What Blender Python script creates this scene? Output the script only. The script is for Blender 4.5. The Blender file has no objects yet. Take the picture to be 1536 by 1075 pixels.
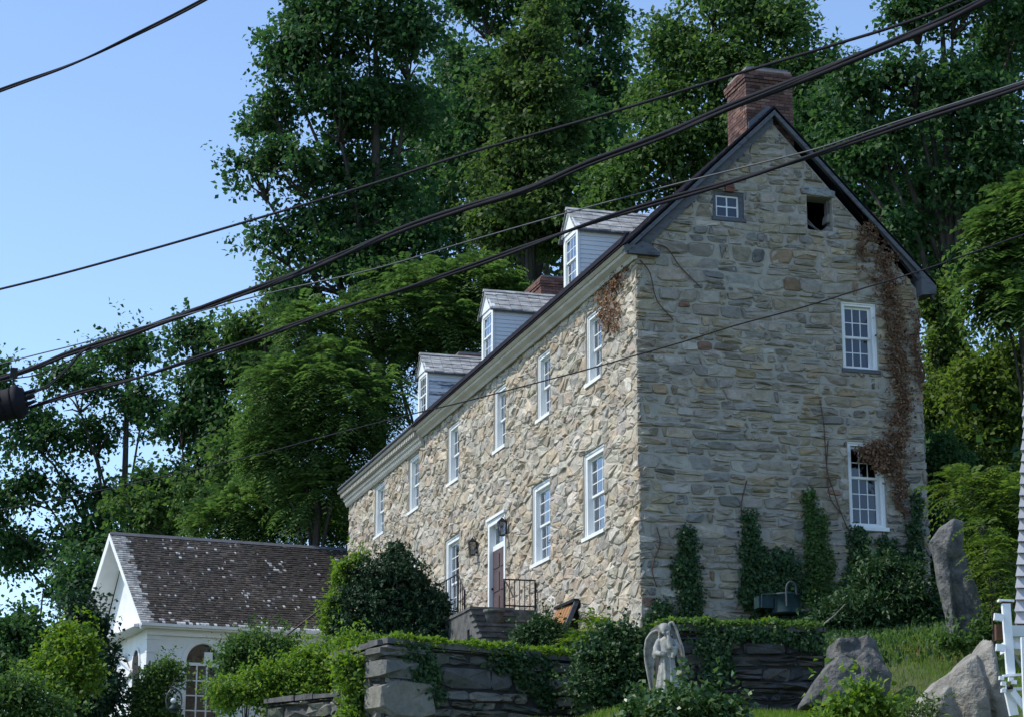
import bpy, bmesh, math, random
import numpy as np
from mathutils import Vector, Matrix, noise
random.seed(7)
RNG = np.random.default_rng(11)
scene = bpy.context.scene
COL = scene.collection

# ------------------------------------------------------------------ camera
CAM = np.array([-14.857, -41.498, -5.564])
HEAD = math.radians(16.3)
PITCH = math.radians(14.278)
cam_d = bpy.data.cameras.new("camera"); cam_d.sensor_width = 36; cam_d.lens = 77.0
cam_d.clip_start = 0.5; cam_d.clip_end = 4000
cam = bpy.data.objects.new("camera", cam_d); COL.objects.link(cam)
cam.location = CAM; cam.rotation_euler = (math.pi/2 + PITCH, 0, -HEAD)
scene.camera = cam
# ------------------------------------------------------------------ light
SUN_EL = math.radians(50); SUN_AZ = math.radians(-78)      # azimuth from +Y, clockwise
sdir = Vector((math.sin(SUN_AZ)*math.cos(SUN_EL), math.cos(SUN_AZ)*math.cos(SUN_EL), math.sin(SUN_EL)))
w = bpy.data.worlds.new("World"); scene.world = w; w.use_nodes = True
nt = w.node_tree; nt.nodes.clear()
sky = nt.nodes.new("ShaderNodeTexSky"); sky.sky_type = 'NISHITA'; sky.sun_disc = False
sky.sun_elevation = SUN_EL; sky.sun_rotation = SUN_AZ
sky.altitude = 1500; sky.air_density = 1.0; sky.dust_density = 0.25; sky.ozone_density = 1.8
bg = nt.nodes.new("ShaderNodeBackground"); bg.inputs[1].default_value = 0.14
out = nt.nodes.new("ShaderNodeOutputWorld")
nt.links.new(sky.outputs[0], bg.inputs[0]); nt.links.new(bg.outputs[0], out.inputs[0])
sl = bpy.data.lights.new("sun", 'SUN'); sl.energy = 2.3; sl.angle = math.radians(0.6); sl.color = (1.0, 0.93, 0.82)
so = bpy.data.objects.new("sun", sl); COL.objects.link(so)
so.rotation_euler = (-sdir).to_track_quat('-Z', 'Y').to_euler()
vs = scene.view_settings
vs.view_transform = 'Standard'; vs.look = 'None'; vs.exposure = 0.92; vs.gamma = 1.0; vs.use_curve_mapping = False

# ------------------------------------------------------------------ survey helper: sight line at a given distance
F = 3285.0
def ray(px, py):
    a = (px-768)/F; b = -(py-537.5)/F
    fwd = math.cos(PITCH)-b*math.sin(PITCH); up = math.sin(PITCH)+b*math.cos(PITCH)
    return np.array([a*math.cos(HEAD)+fwd*math.sin(HEAD), -a*math.sin(HEAD)+fwd*math.cos(HEAD), up])/fwd
def at(px, py, Z): return CAM + Z*ray(px, py)
def on_y(px, py, y=0.0):
    r = ray(px, py); return CAM + r*((y-CAM[1])/r[1])
def on_x(px, py, x=0.0):
    r = ray(px, py); return CAM + r*((x-CAM[0])/r[0])
def mpp(Z): return Z/3390.0

# ------------------------------------------------------------------ materials
def new_mat(name):
    m = bpy.data.materials.new(name); m.use_nodes = True
    n = m.node_tree.nodes; n.clear()
    o = n.new("ShaderNodeOutputMaterial"); b = n.new("ShaderNodeBsdfPrincipled")
    m.node_tree.links.new(b.outputs[0], o.inputs[0])
    return m, n, m.node_tree.links, b
def ramp(n, stops):
    r = n.new("ShaderNodeValToRGB"); e = r.color_ramp.elements
    while len(e) < len(stops): e.new(0.5)
    for el, (p, c) in zip(e, stops): el.position = p; el.color = (*c, 1)
    return r
def noisy(name, cols, scale=4, rough=0.8, bump=0.2, bscale=30, metal=0.0, detail=6, stretch=None, spec=0.3, bdist=.02):
    m, n, l, b = new_mat(name)
    tc = n.new("ShaderNodeTexCoord"); mp = n.new("ShaderNodeMapping")
    l.new(tc.outputs["Object"], mp.inputs[0])
    if stretch: mp.inputs["Scale"].default_value = stretch
    t = n.new("ShaderNodeTexNoise"); t.inputs["Scale"].default_value = scale; t.inputs["Detail"].default_value = detail
    t.inputs["Roughness"].default_value = 0.65
    l.new(mp.outputs[0], t.inputs[0])
    k = len(cols)
    r = ramp(n, [(0.3+0.4*i/max(1, k-1), c) for i, c in enumerate(cols)])
    l.new(t.outputs[0], r.inputs[0]); l.new(r.outputs[0], b.inputs["Base Color"])
    b.inputs["Roughness"].default_value = rough; b.inputs["Metallic"].default_value = metal
    b.inputs["Specular IOR Level"].default_value = spec
    if bump:
        t2 = n.new("ShaderNodeTexNoise"); t2.inputs["Scale"].default_value = bscale; t2.inputs["Detail"].default_value = 5
        l.new(mp.outputs[0], t2.inputs[0])
        bp = n.new("ShaderNodeBump"); bp.inputs["Strength"].default_value = bump; bp.inputs["Distance"].default_value = bdist; t2.inputs["Roughness"].default_value = .6
        l.new(t2.outputs[0], bp.inputs["Height"]); l.new(bp.outputs[0], b.inputs["Normal"])
    return m
def stone_mat(name, bscale=14, rough=0.9, bdist=0.04, var=(0.72, 1.22)):
    m, n, l, b = new_mat(name)
    at_ = n.new("ShaderNodeAttribute"); at_.attribute_name = "Col"
    tc = n.new("ShaderNodeTexCoord")
    t = n.new("ShaderNodeTexNoise"); t.inputs["Scale"].default_value = 5; t.inputs["Detail"].default_value = 8; t.inputs["Roughness"].default_value = 0.7
    l.new(tc.outputs["Object"], t.inputs[0])
    mr = n.new("ShaderNodeMapRange"); mr.inputs[1].default_value = 0.3; mr.inputs[2].default_value = 0.7
    mr.inputs[3].default_value = var[0]; mr.inputs[4].default_value = var[1]
    l.new(t.outputs[0], mr.inputs[0])
    mx = n.new("ShaderNodeVectorMath"); mx.operation = 'SCALE'
    l.new(at_.outputs["Color"], mx.inputs[0]); l.new(mr.outputs[0], mx.inputs["Scale"])
    l.new(mx.outputs[0], b.inputs["Base Color"])
    t2 = n.new("ShaderNodeTexNoise"); t2.inputs["Scale"].default_value = bscale; t2.inputs["Detail"].default_value = 8; t2.inputs["Roughness"].default_value = 0.65
    l.new(tc.outputs["Object"], t2.inputs[0])
    bp = n.new("ShaderNodeBump"); bp.inputs["Strength"].default_value = 0.7; bp.inputs["Distance"].default_value = bdist
    l.new(t2.outputs[0], bp.inputs["Height"]); l.new(bp.outputs[0], b.inputs["Normal"])
    b.inputs["Roughness"].default_value = rough; b.inputs["Specular IOR Level"].default_value = 0.2
    return m
def leaf_mat(name, stops, trans=0.42, rough=0.6, spec=0.25):
    m, n, l, b = new_mat(name)
    g = n.new("ShaderNodeNewGeometry")
    r = ramp(n, stops); l.new(g.outputs["Random Per Island"], r.inputs[0])
    l.new(r.outputs[0], b.inputs["Base Color"]); b.inputs["Roughness"].default_value = rough
    b.inputs["Specular IOR Level"].default_value = spec
    tr = n.new("ShaderNodeBsdfTranslucent")
    hs = n.new("ShaderNodeHueSaturation"); hs.inputs["Value"].default_value = 1.5; hs.inputs["Saturation"].default_value = 1.15
    l.new(r.outputs[0], hs.inputs["Color"]); l.new(hs.outputs[0], tr.inputs[0])
    mx = n.new("ShaderNodeMixShader"); mx.inputs[0].default_value = trans
    l.new(b.outputs[0], mx.inputs[1]); l.new(tr.outputs[0], mx.inputs[2])
    l.new(mx.outputs[0], n["Material Output"].inputs[0])
    return m
def glass_mat(name, tint, refl=1.0):
    m, n, l, b = new_mat(name)
    fr = n.new("ShaderNodeFresnel"); fr.inputs[0].default_value = 1.52
    tc = n.new("ShaderNodeTexCoord"); t = n.new("ShaderNodeTexNoise"); t.inputs["Scale"].default_value = 2.0
    l.new(tc.outputs["Object"], t.inputs[0])
    bp = n.new("ShaderNodeBump"); bp.inputs["Strength"].default_value = 0.08; bp.inputs["Distance"].default_value = 0.05
    l.new(t.outputs[0], bp.inputs["Height"])
    gl = n.new("ShaderNodeBsdfGlossy"); gl.inputs["Roughness"].default_value = 0.04; gl.inputs[0].default_value = (.95, .97, 1, 1)
    l.new(bp.outputs[0], gl.inputs["Normal"])
    tp = n.new("ShaderNodeBsdfTransparent"); tp.inputs[0].default_value = (*tint, 1)
    mx = n.new("ShaderNodeMixShader")
    ad = n.new("ShaderNodeMath"); ad.operation = 'MULTIPLY_ADD'; ad.inputs[1].default_value = 1.25 if refl else .9; ad.inputs[2].default_value = 0.08 if refl else 0.02
    ad.use_clamp = True
    l.new(fr.outputs[0], ad.inputs[0]); l.new(ad.outputs[0], mx.inputs[0])
    l.new(tp.outputs[0], mx.inputs[1]); l.new(gl.outputs[0], mx.inputs[2])
    l.new(mx.outputs[0], n["Material Output"].inputs[0])
    return m

M = {}
M['stone'] = stone_mat('rubble_stone')
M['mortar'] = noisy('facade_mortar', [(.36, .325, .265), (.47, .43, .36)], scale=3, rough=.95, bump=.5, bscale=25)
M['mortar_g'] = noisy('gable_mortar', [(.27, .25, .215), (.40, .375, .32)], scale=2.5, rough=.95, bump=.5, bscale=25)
M['white'] = noisy('white_paint', [(.66, .68, .68), (.80, .81, .80)], scale=2, rough=.45, bump=.05, bscale=40)
M['greywood'] = noisy('weathered_grey_wood', [(.045, .05, .06), (.11, .115, .13), (.07, .075, .085)], scale=3, rough=.85, bump=.5, bscale=12, stretch=(1, .3, 3))
M['cornice'] = noisy('cream_cornice_paint', [(.38, .355, .30), (.54, .515, .455)], scale=1.2, rough=.6, bump=.1, bscale=20)
M['clap'] = noisy('clapboard_paint', [(.72, .73, .75), (.83, .84, .85)], scale=2.5, rough=.5, bump=.1, bscale=20, stretch=(.4, 1, 2))
M['clap_peel'] = noisy('peeling_clapboard_paint', [(.05, .055, .07), (.10, .10, .12), (.66, .69, .74), (.74, .76, .80)], scale=3.2, rough=.7, bump=.3, bscale=12, stretch=(.7, 1, 4))
M['shingle_d'] = noisy('dormer_wood_shingle', [(.13, .13, .13), (.33, .33, .32), (.58, .59, .58)], scale=5, rough=.9, bump=.5, bscale=18, stretch=(.5, 2, 2))
M['roof_dark'] = noisy('dark_roof_shingle', [(.014, .014, .020), (.028, .027, .034)], scale=5, rough=.95, spec=.05, bump=.4, bscale=20)
M['shingle'] = stone_mat('annex_wood_shingle', bscale=30, rough=.9, bdist=.015, var=(.6, 1.3))
M['brick'] = stone_mat('chimney_brick', bscale=40, rough=.9, bdist=.012, var=(.7, 1.25))
M['brick_mortar'] = noisy('brick_mortar', [(.20, .16, .14), (.34, .29, .26)], scale=6, rough=.95, bump=.4)
M['lead'] = noisy('grey_flashing', [(.09, .10, .12), (.14, .15, .17)], scale=4, rough=.7, bump=.15)
M['door'] = noisy('brown_door_paint', [(.055, .030, .026), (.10, .058, .048)], scale=3, rough=.5, bump=.15, bscale=20, stretch=(1, 1, .2))
M['hatchwood'] = noisy('orange_wood', [(0.208, 0.096, 0.034), (0.336, 0.168, 0.064), (0.264, 0.128, 0.051)], scale=5, rough=.7, bump=.3, bscale=15, stretch=(3, 3, .3))
M['iron'] = noisy('black_iron', [(.012, .012, .014), (.03, .028, .028)], scale=8, rough=.55, bump=.1, metal=.3)
M['lamp_glass'] = glass_mat('lantern_glass', (.4, .43, .46))
M['glass'] = glass_mat('window_glass', (.80, .84, .88))
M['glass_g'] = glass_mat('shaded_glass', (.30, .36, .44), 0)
M['curtain'] = noisy('pale_curtain', [(.62, .65, .70), (.80, .82, .85)], scale=2, rough=.9, bump=.3, bscale=6, stretch=(8, 8, .2))
M['dark'] = noisy('dark_interior', [(.02, .02, .022), (.04, .04, .04)], scale=2, rough=.9, bump=0)
M['step'] = noisy('dark_step_stone', [(.045, .045, .05), (.10, .10, .10), (.15, .145, .13)], scale=4, rough=.9, bump=.6, bscale=10)
M['tread'] = noisy('worn_lit_tread_stone', [(.06, .06, .062), (.10, .10, .098), (.16, .155, .14)], scale=4, rough=.9, bump=.6, bscale=12)  # a little paler than the risers, painting in the light on the nosings
M['rock'] = noisy('grey_boulder', [(.05, .053, .054), (.11, .11, .106), (.19, .183, .165)], scale=4.5, rough=.9, bump=.9, bscale=6, detail=10, bdist=.10)
M['rock_dark'] = noisy('lichened_dark_boulder', [(.05, .052, .05), (.10, .10, .095), (.17, .165, .15)], scale=4.5, rough=.95, bump=1.0, bscale=6, detail=10, bdist=.10)
M['rock_pale'] = noisy('pale_boulder', [(0.125, 0.117, 0.102), (0.234, 0.221, 0.192), (0.335, 0.324, 0.288)], scale=4.5, rough=.9, bump=.9, bscale=6, detail=10, bdist=.10)
M['statue'] = noisy('statue_stone', [(0.136, 0.138, 0.122), (0.306, 0.303, 0.274), (0.391, 0.387, 0.352)], scale=9, rough=.85, bump=.3, bscale=40)
M['cable'] = noisy('cable_sheath', [(.010, .010, .014), (.018, .018, .024)], scale=5, rough=.75, bump=0, spec=.15)
M['cable_grey'] = noisy('grey_cable', [(.05, .055, .065), (.08, .085, .095)], scale=5, rough=.45, bump=0)
M['bark'] = noisy('bark', [(.03, .027, .022), (.085, .075, .06)], scale=6, rough=.95, bump=.6, bscale=12, stretch=(2, 2, .4))
M['dead'] = noisy('dead_stem', [(.07, .04, .025), (.14, .085, .055)], scale=8, rough=.95, bump=.3)
M['teal'] = noisy('faded_teal_metal', [(.008, .022, .028), (.022, .055, .06)], scale=5, rough=.6, bump=.2)
M['porch'] = noisy('porch_white_paint', [(.72, .74, .76), (.82, .83, .84)], scale=2, rough=.45, bump=.08)
M['mansard'] = noisy('pale_mansard_shingle', [(.34, .34, .365), (.52, .52, .55)], scale=3, rough=.8, bump=.3, bscale=20, stretch=(1, 1, .3))
M['rust'] = noisy('brown_box_paint', [(.07, .035, .02), (.13, .06, .03)], scale=4, rough=.8, bump=.2)
M['ground'] = noisy('soil_and_grass', [(.03, .05, .016), (.06, .085, .026), (.07, .065, .038)], scale=1.3, rough=.95, bump=.6, bscale=9)
M['road'] = noisy('asphalt', [(.045, .045, .047), (.06, .06, .062)], scale=8, rough=.9, bump=.3, bscale=60)
G = lambda *a: leaf_mat(*a)
M['lf_dark'] = G('leaf_dark', [(0, (0.028, 0.071, 0.028)), (.5, (0.048, 0.110, 0.037)), (1, (0.078, 0.148, 0.046))])
M['lf_mid'] = G('leaf_mid', [(0, (0.047, 0.097, 0.030)), (.5, (0.075, 0.141, 0.039)), (1, (0.119, 0.194, 0.054))])
M['lf_olive'] = G('leaf_olive', [(0, (.045, .088, .028)), (.5, (.072, .125, .036)), (1, (.105, .165, .045))])
M['lf_bright'] = G('leaf_bright', [(0, (0.081, 0.162, 0.024)), (.5, (0.135, 0.230, 0.038)), (1, (0.203, 0.284, 0.053))])
M['lf_ail'] = G('leaf_pinnate', [(0, (0.059, 0.117, 0.033)), (.5, (0.092, 0.167, 0.048)), (1, (0.141, 0.219, 0.068))])
M['lf_yew'] = leaf_mat('leaf_yew', [(0, (0.016, 0.043, 0.024)), (.6, (0.030, 0.068, 0.033)), (1, (0.046, 0.092, 0.039))], .12)
M['lf_ivy'] = leaf_mat('leaf_ivy', [(0, (0.019, 0.051, 0.021)), (.6, (0.038, 0.084, 0.030)), (1, (0.074, 0.128, 0.042))], .2, .5, .25)
M['lf_lime'] = G('leaf_lime', [(0, (.065, .115, .025)), (.5, (.10, .16, .035)), (1, (.145, .205, .05))], .48)
M['lf_gloss'] = leaf_mat('leaf_glossy', [(0, (0.027, 0.068, 0.021)), (.6, (0.054, 0.115, 0.033)), (1, (0.115, 0.176, 0.053))], .25, .36, .45)
M['lf_dead'] = leaf_mat('leaf_dead', [(0, (.085, .045, .028)), (.5, (.18, .10, .06)), (1, (.28, .19, .12))], .15, .8, .1)
M['grass'] = leaf_mat('grass_blade', [(0, (0.095, 0.179, 0.022)), (.6, (0.134, 0.224, 0.030)), (1, (0.213, 0.258, 0.060))], .4)

# ------------------------------------------------------------------ object helpers
WL = {}
def meta(o, label=None, cat=None, group=None, kind=None):
    if label: o['label'] = label
    if cat: o['category'] = cat
    if group: o['group'] = group
    if kind: o['kind'] = kind
    return o
def thing(name, label, cat, loc=(0, 0, 0), group=None):
    o = bpy.data.objects.new(name, None); COL.objects.link(o); o.location = loc
    o.empty_display_size = .2
    WL[o.name] = Vector(loc)
    return meta(o, label, cat, group)
def link(name, me, parent=None, loc=(0, 0, 0), rotz=0.0):
    o = bpy.data.objects.new(name, me); COL.objects.link(o)
    o.location = loc; o.rotation_euler = (0, 0, rotz)
    if parent is not None: o.parent = parent
    return o
def mesh(name, V, Fc, mat, parent=None, smooth=False, cols=None):
    """world-space vertices; stored relative to the parent's base"""
    base = WL.get(parent.name, Vector((0, 0, 0))) if parent is not None else Vector((0, 0, 0))
    me = bpy.data.meshes.new(name)
    me.from_pydata([(v[0]-base.x, v[1]-base.y, v[2]-base.z) for v in V], [], Fc)
    if cols is not None:
        a = me.color_attributes.new("Col", 'FLOAT_COLOR', 'POINT')
        arr = np.ones((len(V), 4), np.float32); arr[:, :3] = np.asarray(cols, np.float32)
        a.data.foreach_set("color", arr.ravel())
    if mat: me.materials.append(mat)
    if smooth: me.polygons.foreach_set("use_smooth", [True]*len(me.polygons))
    o = link(name, me, parent); WL[o.name] = base
    return o
class MB:
    def __init__(s): s.v = []; s.f = []; s.c = []
    def add(s, V, Fc, col=None):
        n = len(s.v); s.v += [tuple(p) for p in V]; s.f += [tuple(i+n for i in f) for f in Fc]
        if col is not None: s.c += [col]*len(V)
        return s
    def box(s, a, b, col=None):
        x0, y0, z0 = a; x1, y1, z1 = b
        return s.hexa([(x0, y0, z0), (x1, y0, z0), (x1, y1, z0), (x0, y1, z0), (x0, y0, z1), (x1, y0, z1), (x1, y1, z1), (x0, y1, z1)], col)
    def hexa(s, P, col=None):
        return s.add(P, [(3, 2, 1, 0), (4, 5, 6, 7), (0, 1, 5, 4), (1, 2, 6, 5), (2, 3, 7, 6), (3, 0, 4, 7)], col)
    def prism(s, P, d, col=None):
        n = len(P); d = np.array(d); Q = [tuple(np.array(p)+d) for p in P]
        return s.add(list(P)+Q, [tuple(range(n))[::-1], tuple(range(n, 2*n))]+[(i, (i+1) % n, n+(i+1) % n, n+i) for i in range(n)], col)
    def tube(s, pts, rad, n=6, col=None, cap=True):
        pts = [Vector(p) for p in pts]; k = len(pts)
        if not hasattr(rad, '__len__'): rad = [rad]*k
        V = []; ref = None
        for i, p in enumerate(pts):
            t = (pts[min(i+1, k-1)]-pts[max(i-1, 0)]).normalized()
            if ref is None:
                ref = t.orthogonal().normalized()
            else:
                ref = (ref - t*ref.dot(t)).normalized()
            b = t.cross(ref)
            for j in range(n):
                a = 2*math.pi*j/n
                V.append(p+(ref*math.cos(a)+b*math.sin(a))*rad[i])
        Fc = [(i*n+j, i*n+(j+1) % n, (i+1)*n+(j+1) % n, (i+1)*n+j) for i in range(k-1) for j in range(n)]
        if cap: Fc += [tuple(range(n))[::-1], tuple(range((k-1)*n, k*n))]
        return s.add(V, Fc, col)
    def build(s, name, mat, parent=None, smooth=False):
        return mesh(name, s.v, s.f, mat, parent, smooth, s.c if s.c else None)

def leaves(name, P, D, N, L, W, mat, parent=None, fold=.12):
    """rhombic leaves: base P, direction D, normal N (numpy arrays)"""
    P = np.asarray(P, np.float64); D = np.asarray(D); N = np.asarray(N)
    D = D/np.linalg.norm(D, axis=1)[:, None].clip(1e-6)
    S = np.cross(D, N); S /= np.linalg.norm(S, axis=1)[:, None].clip(1e-6)
    N = np.cross(S, D)
    L = np.broadcast_to(np.asarray(L, float), (len(P),))[:, None]; W = np.broadcast_to(np.asarray(W, float), (len(P),))[:, None]
    base = np.array(WL.get(parent.name, Vector((0, 0, 0)))) if parent is not None else np.zeros(3)
    P = P-base
    V = np.stack([P, P+D*L*.45+S*W*.5+N*L*fold, P+D*L, P+D*L*.45-S*W*.5+N*L*fold], 1).reshape(-1, 3)
    n = len(P)
    me = bpy.data.meshes.new(name)
    me.vertices.add(4*n); me.vertices.foreach_set("co", V.astype(np.float32).ravel())
    me.loops.add(4*n); me.loops.foreach_set("vertex_index", np.arange(4*n, dtype=np.int32))
    me.polygons.add(n); me.polygons.foreach_set("loop_start", np.arange(0, 4*n, 4, dtype=np.int32))
    try: me.polygons.foreach_set("loop_total", np.full(n, 4, np.int32))
    except Exception: pass
    me.update(calc_edges=True); me.validate()
    me.materials.append(mat)
    o = link(name, me, parent)
    return o
def unit(n):
    v = RNG.normal(size=(n, 3)); return v/np.linalg.norm(v, axis=1)[:, None]

# ------------------------------------------------------------------ terrain
def sstep(a, b, x):
    t = np.clip((x-a)/(b-a), 0, 1); return t*t*(3-2*t)
def ground(x, y):
    x = np.asarray(x, float); y = np.asarray(y, float)
    tf = np.interp(y, [-60, -33, -27, -18, -12, -6.5, 60], [-7.2, -7.2, -5.9, -3.9, -2.95, -2.25, -2.25])
    tb = np.interp(y, [-8, -6, -4, 0, 8, 20, 29, 60], [-1.15, -1.05, -.95, -.02, .25, .3, .2, 0])
    tb = np.where(x < -.3, np.minimum(tb, np.interp(y, [-8, -4, 0, 4, 6.8, 8.5, 60], [-1.1, -1.08, -.8, -.4, .0, .25, .25])), tb)
    tb = tb-1.5*sstep(2.2, 4.2, -x)*sstep(5, 9, y)
    tf = tf-.7*sstep(2.6, 4.2, -x)*sstep(-13, -9, y)
    yw = np.interp(x, [-6.5, -2.3, -1.6, 1.3], [-4.15, -3.0, -5.7, -6.0])
    s = sstep(0.05, .45, y-yw)
    # left of the wall corner the bank falls away
    s = s*np.where(x < -6.2, sstep(-6.8, -6.3, x), 1.0)
    leftz = np.interp(y, [-12, -4, 6, 20, 29, 60], [-4.2, -4.2, -3.6, -2.2, -1.2, -1.5])
    tfl = np.where(x < -6.2, np.minimum(tf, leftz)*(1-sstep(-8, -6.2, x))+tf*sstep(-8, -6.2, x), tf)
    tfl = np.where((x < -6.2) & (y > -4), leftz, tfl)
    z = tfl*(1-s)+tb*s
    # right of the low wall a grassy bank
    bank = np.interp(y, [-33, -24, -14, -9, -6, -3, 0, 60], [-7.2, -5.5, -3.1, -2.0, -1.2, -.5, .1, .6])
    r = sstep(.9, 2.2, x)
    z = z*(1-r)+bank*r
    z = z + np.clip(x-1.5, 0, 6)*.16*sstep(-12, -5, y)
    hill = np.clip(x-8.5, 0, 70)*.42*sstep(-14, 2, y)
    z = z+hill
    hb = np.clip(y-40, 0, 60)*.16*sstep(-4, 12, x)
    z = z+hb
    z = z-np.clip(-9-x, 0, 40)*.10*sstep(-10, 20, y)
    return z
def build_terrain():
    xs = np.concatenate([np.arange(-160, -40, 12), np.arange(-40, -12, 2), np.arange(-12, 12, .4), np.arange(12, 40, 1.5), np.arange(40, 161, 8)])
    ys = np.concatenate([np.arange(-100, -44, 6), np.arange(-44, -14, 1.2), np.arange(-14, 4, .3), np.arange(4, 40, 1.2), np.arange(40, 181, 7)])
    X, Y = np.meshgrid(xs, ys); Z = ground(X, Y)
    Z = Z + .04*np.sin(X*2.1+Y*1.3)*np.cos(Y*1.7-X*.6)*(np.abs(X) < 15)
    ny, nx = X.shape
    V = np.stack([X, Y, Z], -1).reshape(-1, 3)
    Fc = [(j*nx+i, j*nx+i+1, (j+1)*nx+i+1, (j+1)*nx+i) for j in range(ny-1) for i in range(nx-1)]
    o = mesh('ground', V.tolist(), Fc, M['ground'], None, True); meta(o, kind='structure')
    R = 3000
    o = mesh('surrounding_land', [(-R, -R, -9.5), (R, -R, -9.5), (R, R, -9.5), (-R, R, -9.5)], [(0, 1, 2, 3)], M['ground']); meta(o, kind='structure')
    # street the photographer stands on
    d = np.array([math.cos(.55), -math.sin(.55)]); nrm = np.array([d[1], -d[0]])
    c = np.array([-15.5, -43.5])
    V = []
    for t in (-38, 38):
        for u in (-3.2, 3.2):
            p = c+d*t+np.array([-d[1], d[0]])*u*-1
            V.append((p[0], p[1], -7.194))
    o = mesh('street', V, [(0, 2, 3, 1)], M['road']); meta(o, kind='structure')
build_terrain()

# ------------------------------------------------------------------ polygon tools / rubble cells
def clip(poly, nx, ny, c):
    out_ = []
    k = len(poly)
    for i in range(k):
        a = poly[i]; b = poly[(i+1) % k]
        da = nx*a[0]+ny*a[1]-c; db = nx*b[0]+ny*b[1]-c
        if da <= 0: out_.append(a)
        if (da < 0 < db) or (db < 0 < da):
            t = da/(da-db); out_.append((a[0]+(b[0]-a[0])*t, a[1]+(b[1]-a[1])*t))
    return out_
def area(p):
    return .5*sum(p[i][0]*p[(i+1) % len(p)][1]-p[(i+1) % len(p)][0]*p[i][1] for i in range(len(p)))
def clip_convex(poly, conv):
    for i in range(len(conv)):
        a = conv[i]; b = conv[(i+1) % len(conv)]
        nx, ny = b[1]-a[1], -(b[0]-a[0])
        poly = clip(poly, nx, ny, nx*a[0]+ny*a[1])
        if len(poly) < 3: return []
    return poly
def rubble(conv, holes, su, sv, seed, jit=.42, wvar=.25):
    """power-diagram cells of mean size su x sv inside a convex polygon, cut clear of rectangular holes"""
    r = np.random.default_rng(seed)
    us = [p[0] for p in conv]; vs_ = [p[1] for p in conv]
    S = []
    v = min(vs_); row = 0
    while v < max(vs_):
        hh = sv*r.uniform(.6, 1.45); u = min(us)-su*r.random()
        while u < max(us)+su:
            ww = su*r.choice([.45, .7, 1.0, 1.4, 1.8], p=[.18, .25, .27, .2, .1])
            S.append((u+ww/2+r.normal()*.10*su, v+hh/2+r.normal()*jit*sv*.6, (ww/su)))
            u += ww
        v += hh; row += 1
    ok = []
    for s in S:
        inside = all((b[0]-a[0])*(s[1]-a[1])-(b[1]-a[1])*(s[0]-a[0]) > -0.02 for a, b in zip(conv, conv[1:]+conv[:1]))
        if not inside: continue
        if any(h[0]+.02 < s[0] < h[1]-.02 and h[2]+.02 < s[1] < h[3]-.02 for h in holes): continue
        ok.append(s)
    S = np.array(ok); P = S[:, :2]/np.array([su, sv])
    W = (S[:, 2]-1)*wvar*.5
    cells = []
    for i in range(len(P)):
        d = ((P-P[i])**2).sum(1); nb = np.argsort(d)[1:22]
        c = P[i]; poly = [(c[0]-2.2, c[1]-2.2), (c[0]+2.2, c[1]-2.2), (c[0]+2.2, c[1]+2.2), (c[0]-2.2, c[1]+2.2)]
        for j in nb:
            q = P[j]
            n = 2*(q-c); cc = (q@q)-(c@c)-W[j]+W[i]
            poly = clip(poly, n[0], n[1], cc)
            if len(poly) < 3: break
        if len(poly) < 3: continue
        poly = [(p[0]*su, p[1]*sv) for p in poly]
        poly = clip_convex(poly, conv)
        if len(poly) < 3: continue
        for h in holes:
            if min(p[0] for p in poly) < h[1] and max(p[0] for p in poly) > h[0] and min(p[1] for p in poly) < h[3] and max(p[1] for p in poly) > h[2]:
                s = S[i]
                ds = [(h[0]-s[0])/su, (s[0]-h[1])/su, (h[2]-s[1])/sv, (s[1]-h[3])/sv]
                k = int(np.argmax(ds))
                poly = [clip(poly, 1, 0, h[0]), clip(poly, -1, 0, -h[1]), clip(poly, 0, 1, h[2]), clip(poly, 0, -1, -h[3])][k]
                if len(poly) < 3: break
        if len(poly) >= 3 and abs(area(poly)) > su*sv*.06: cells.append(poly)
    return cells
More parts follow.
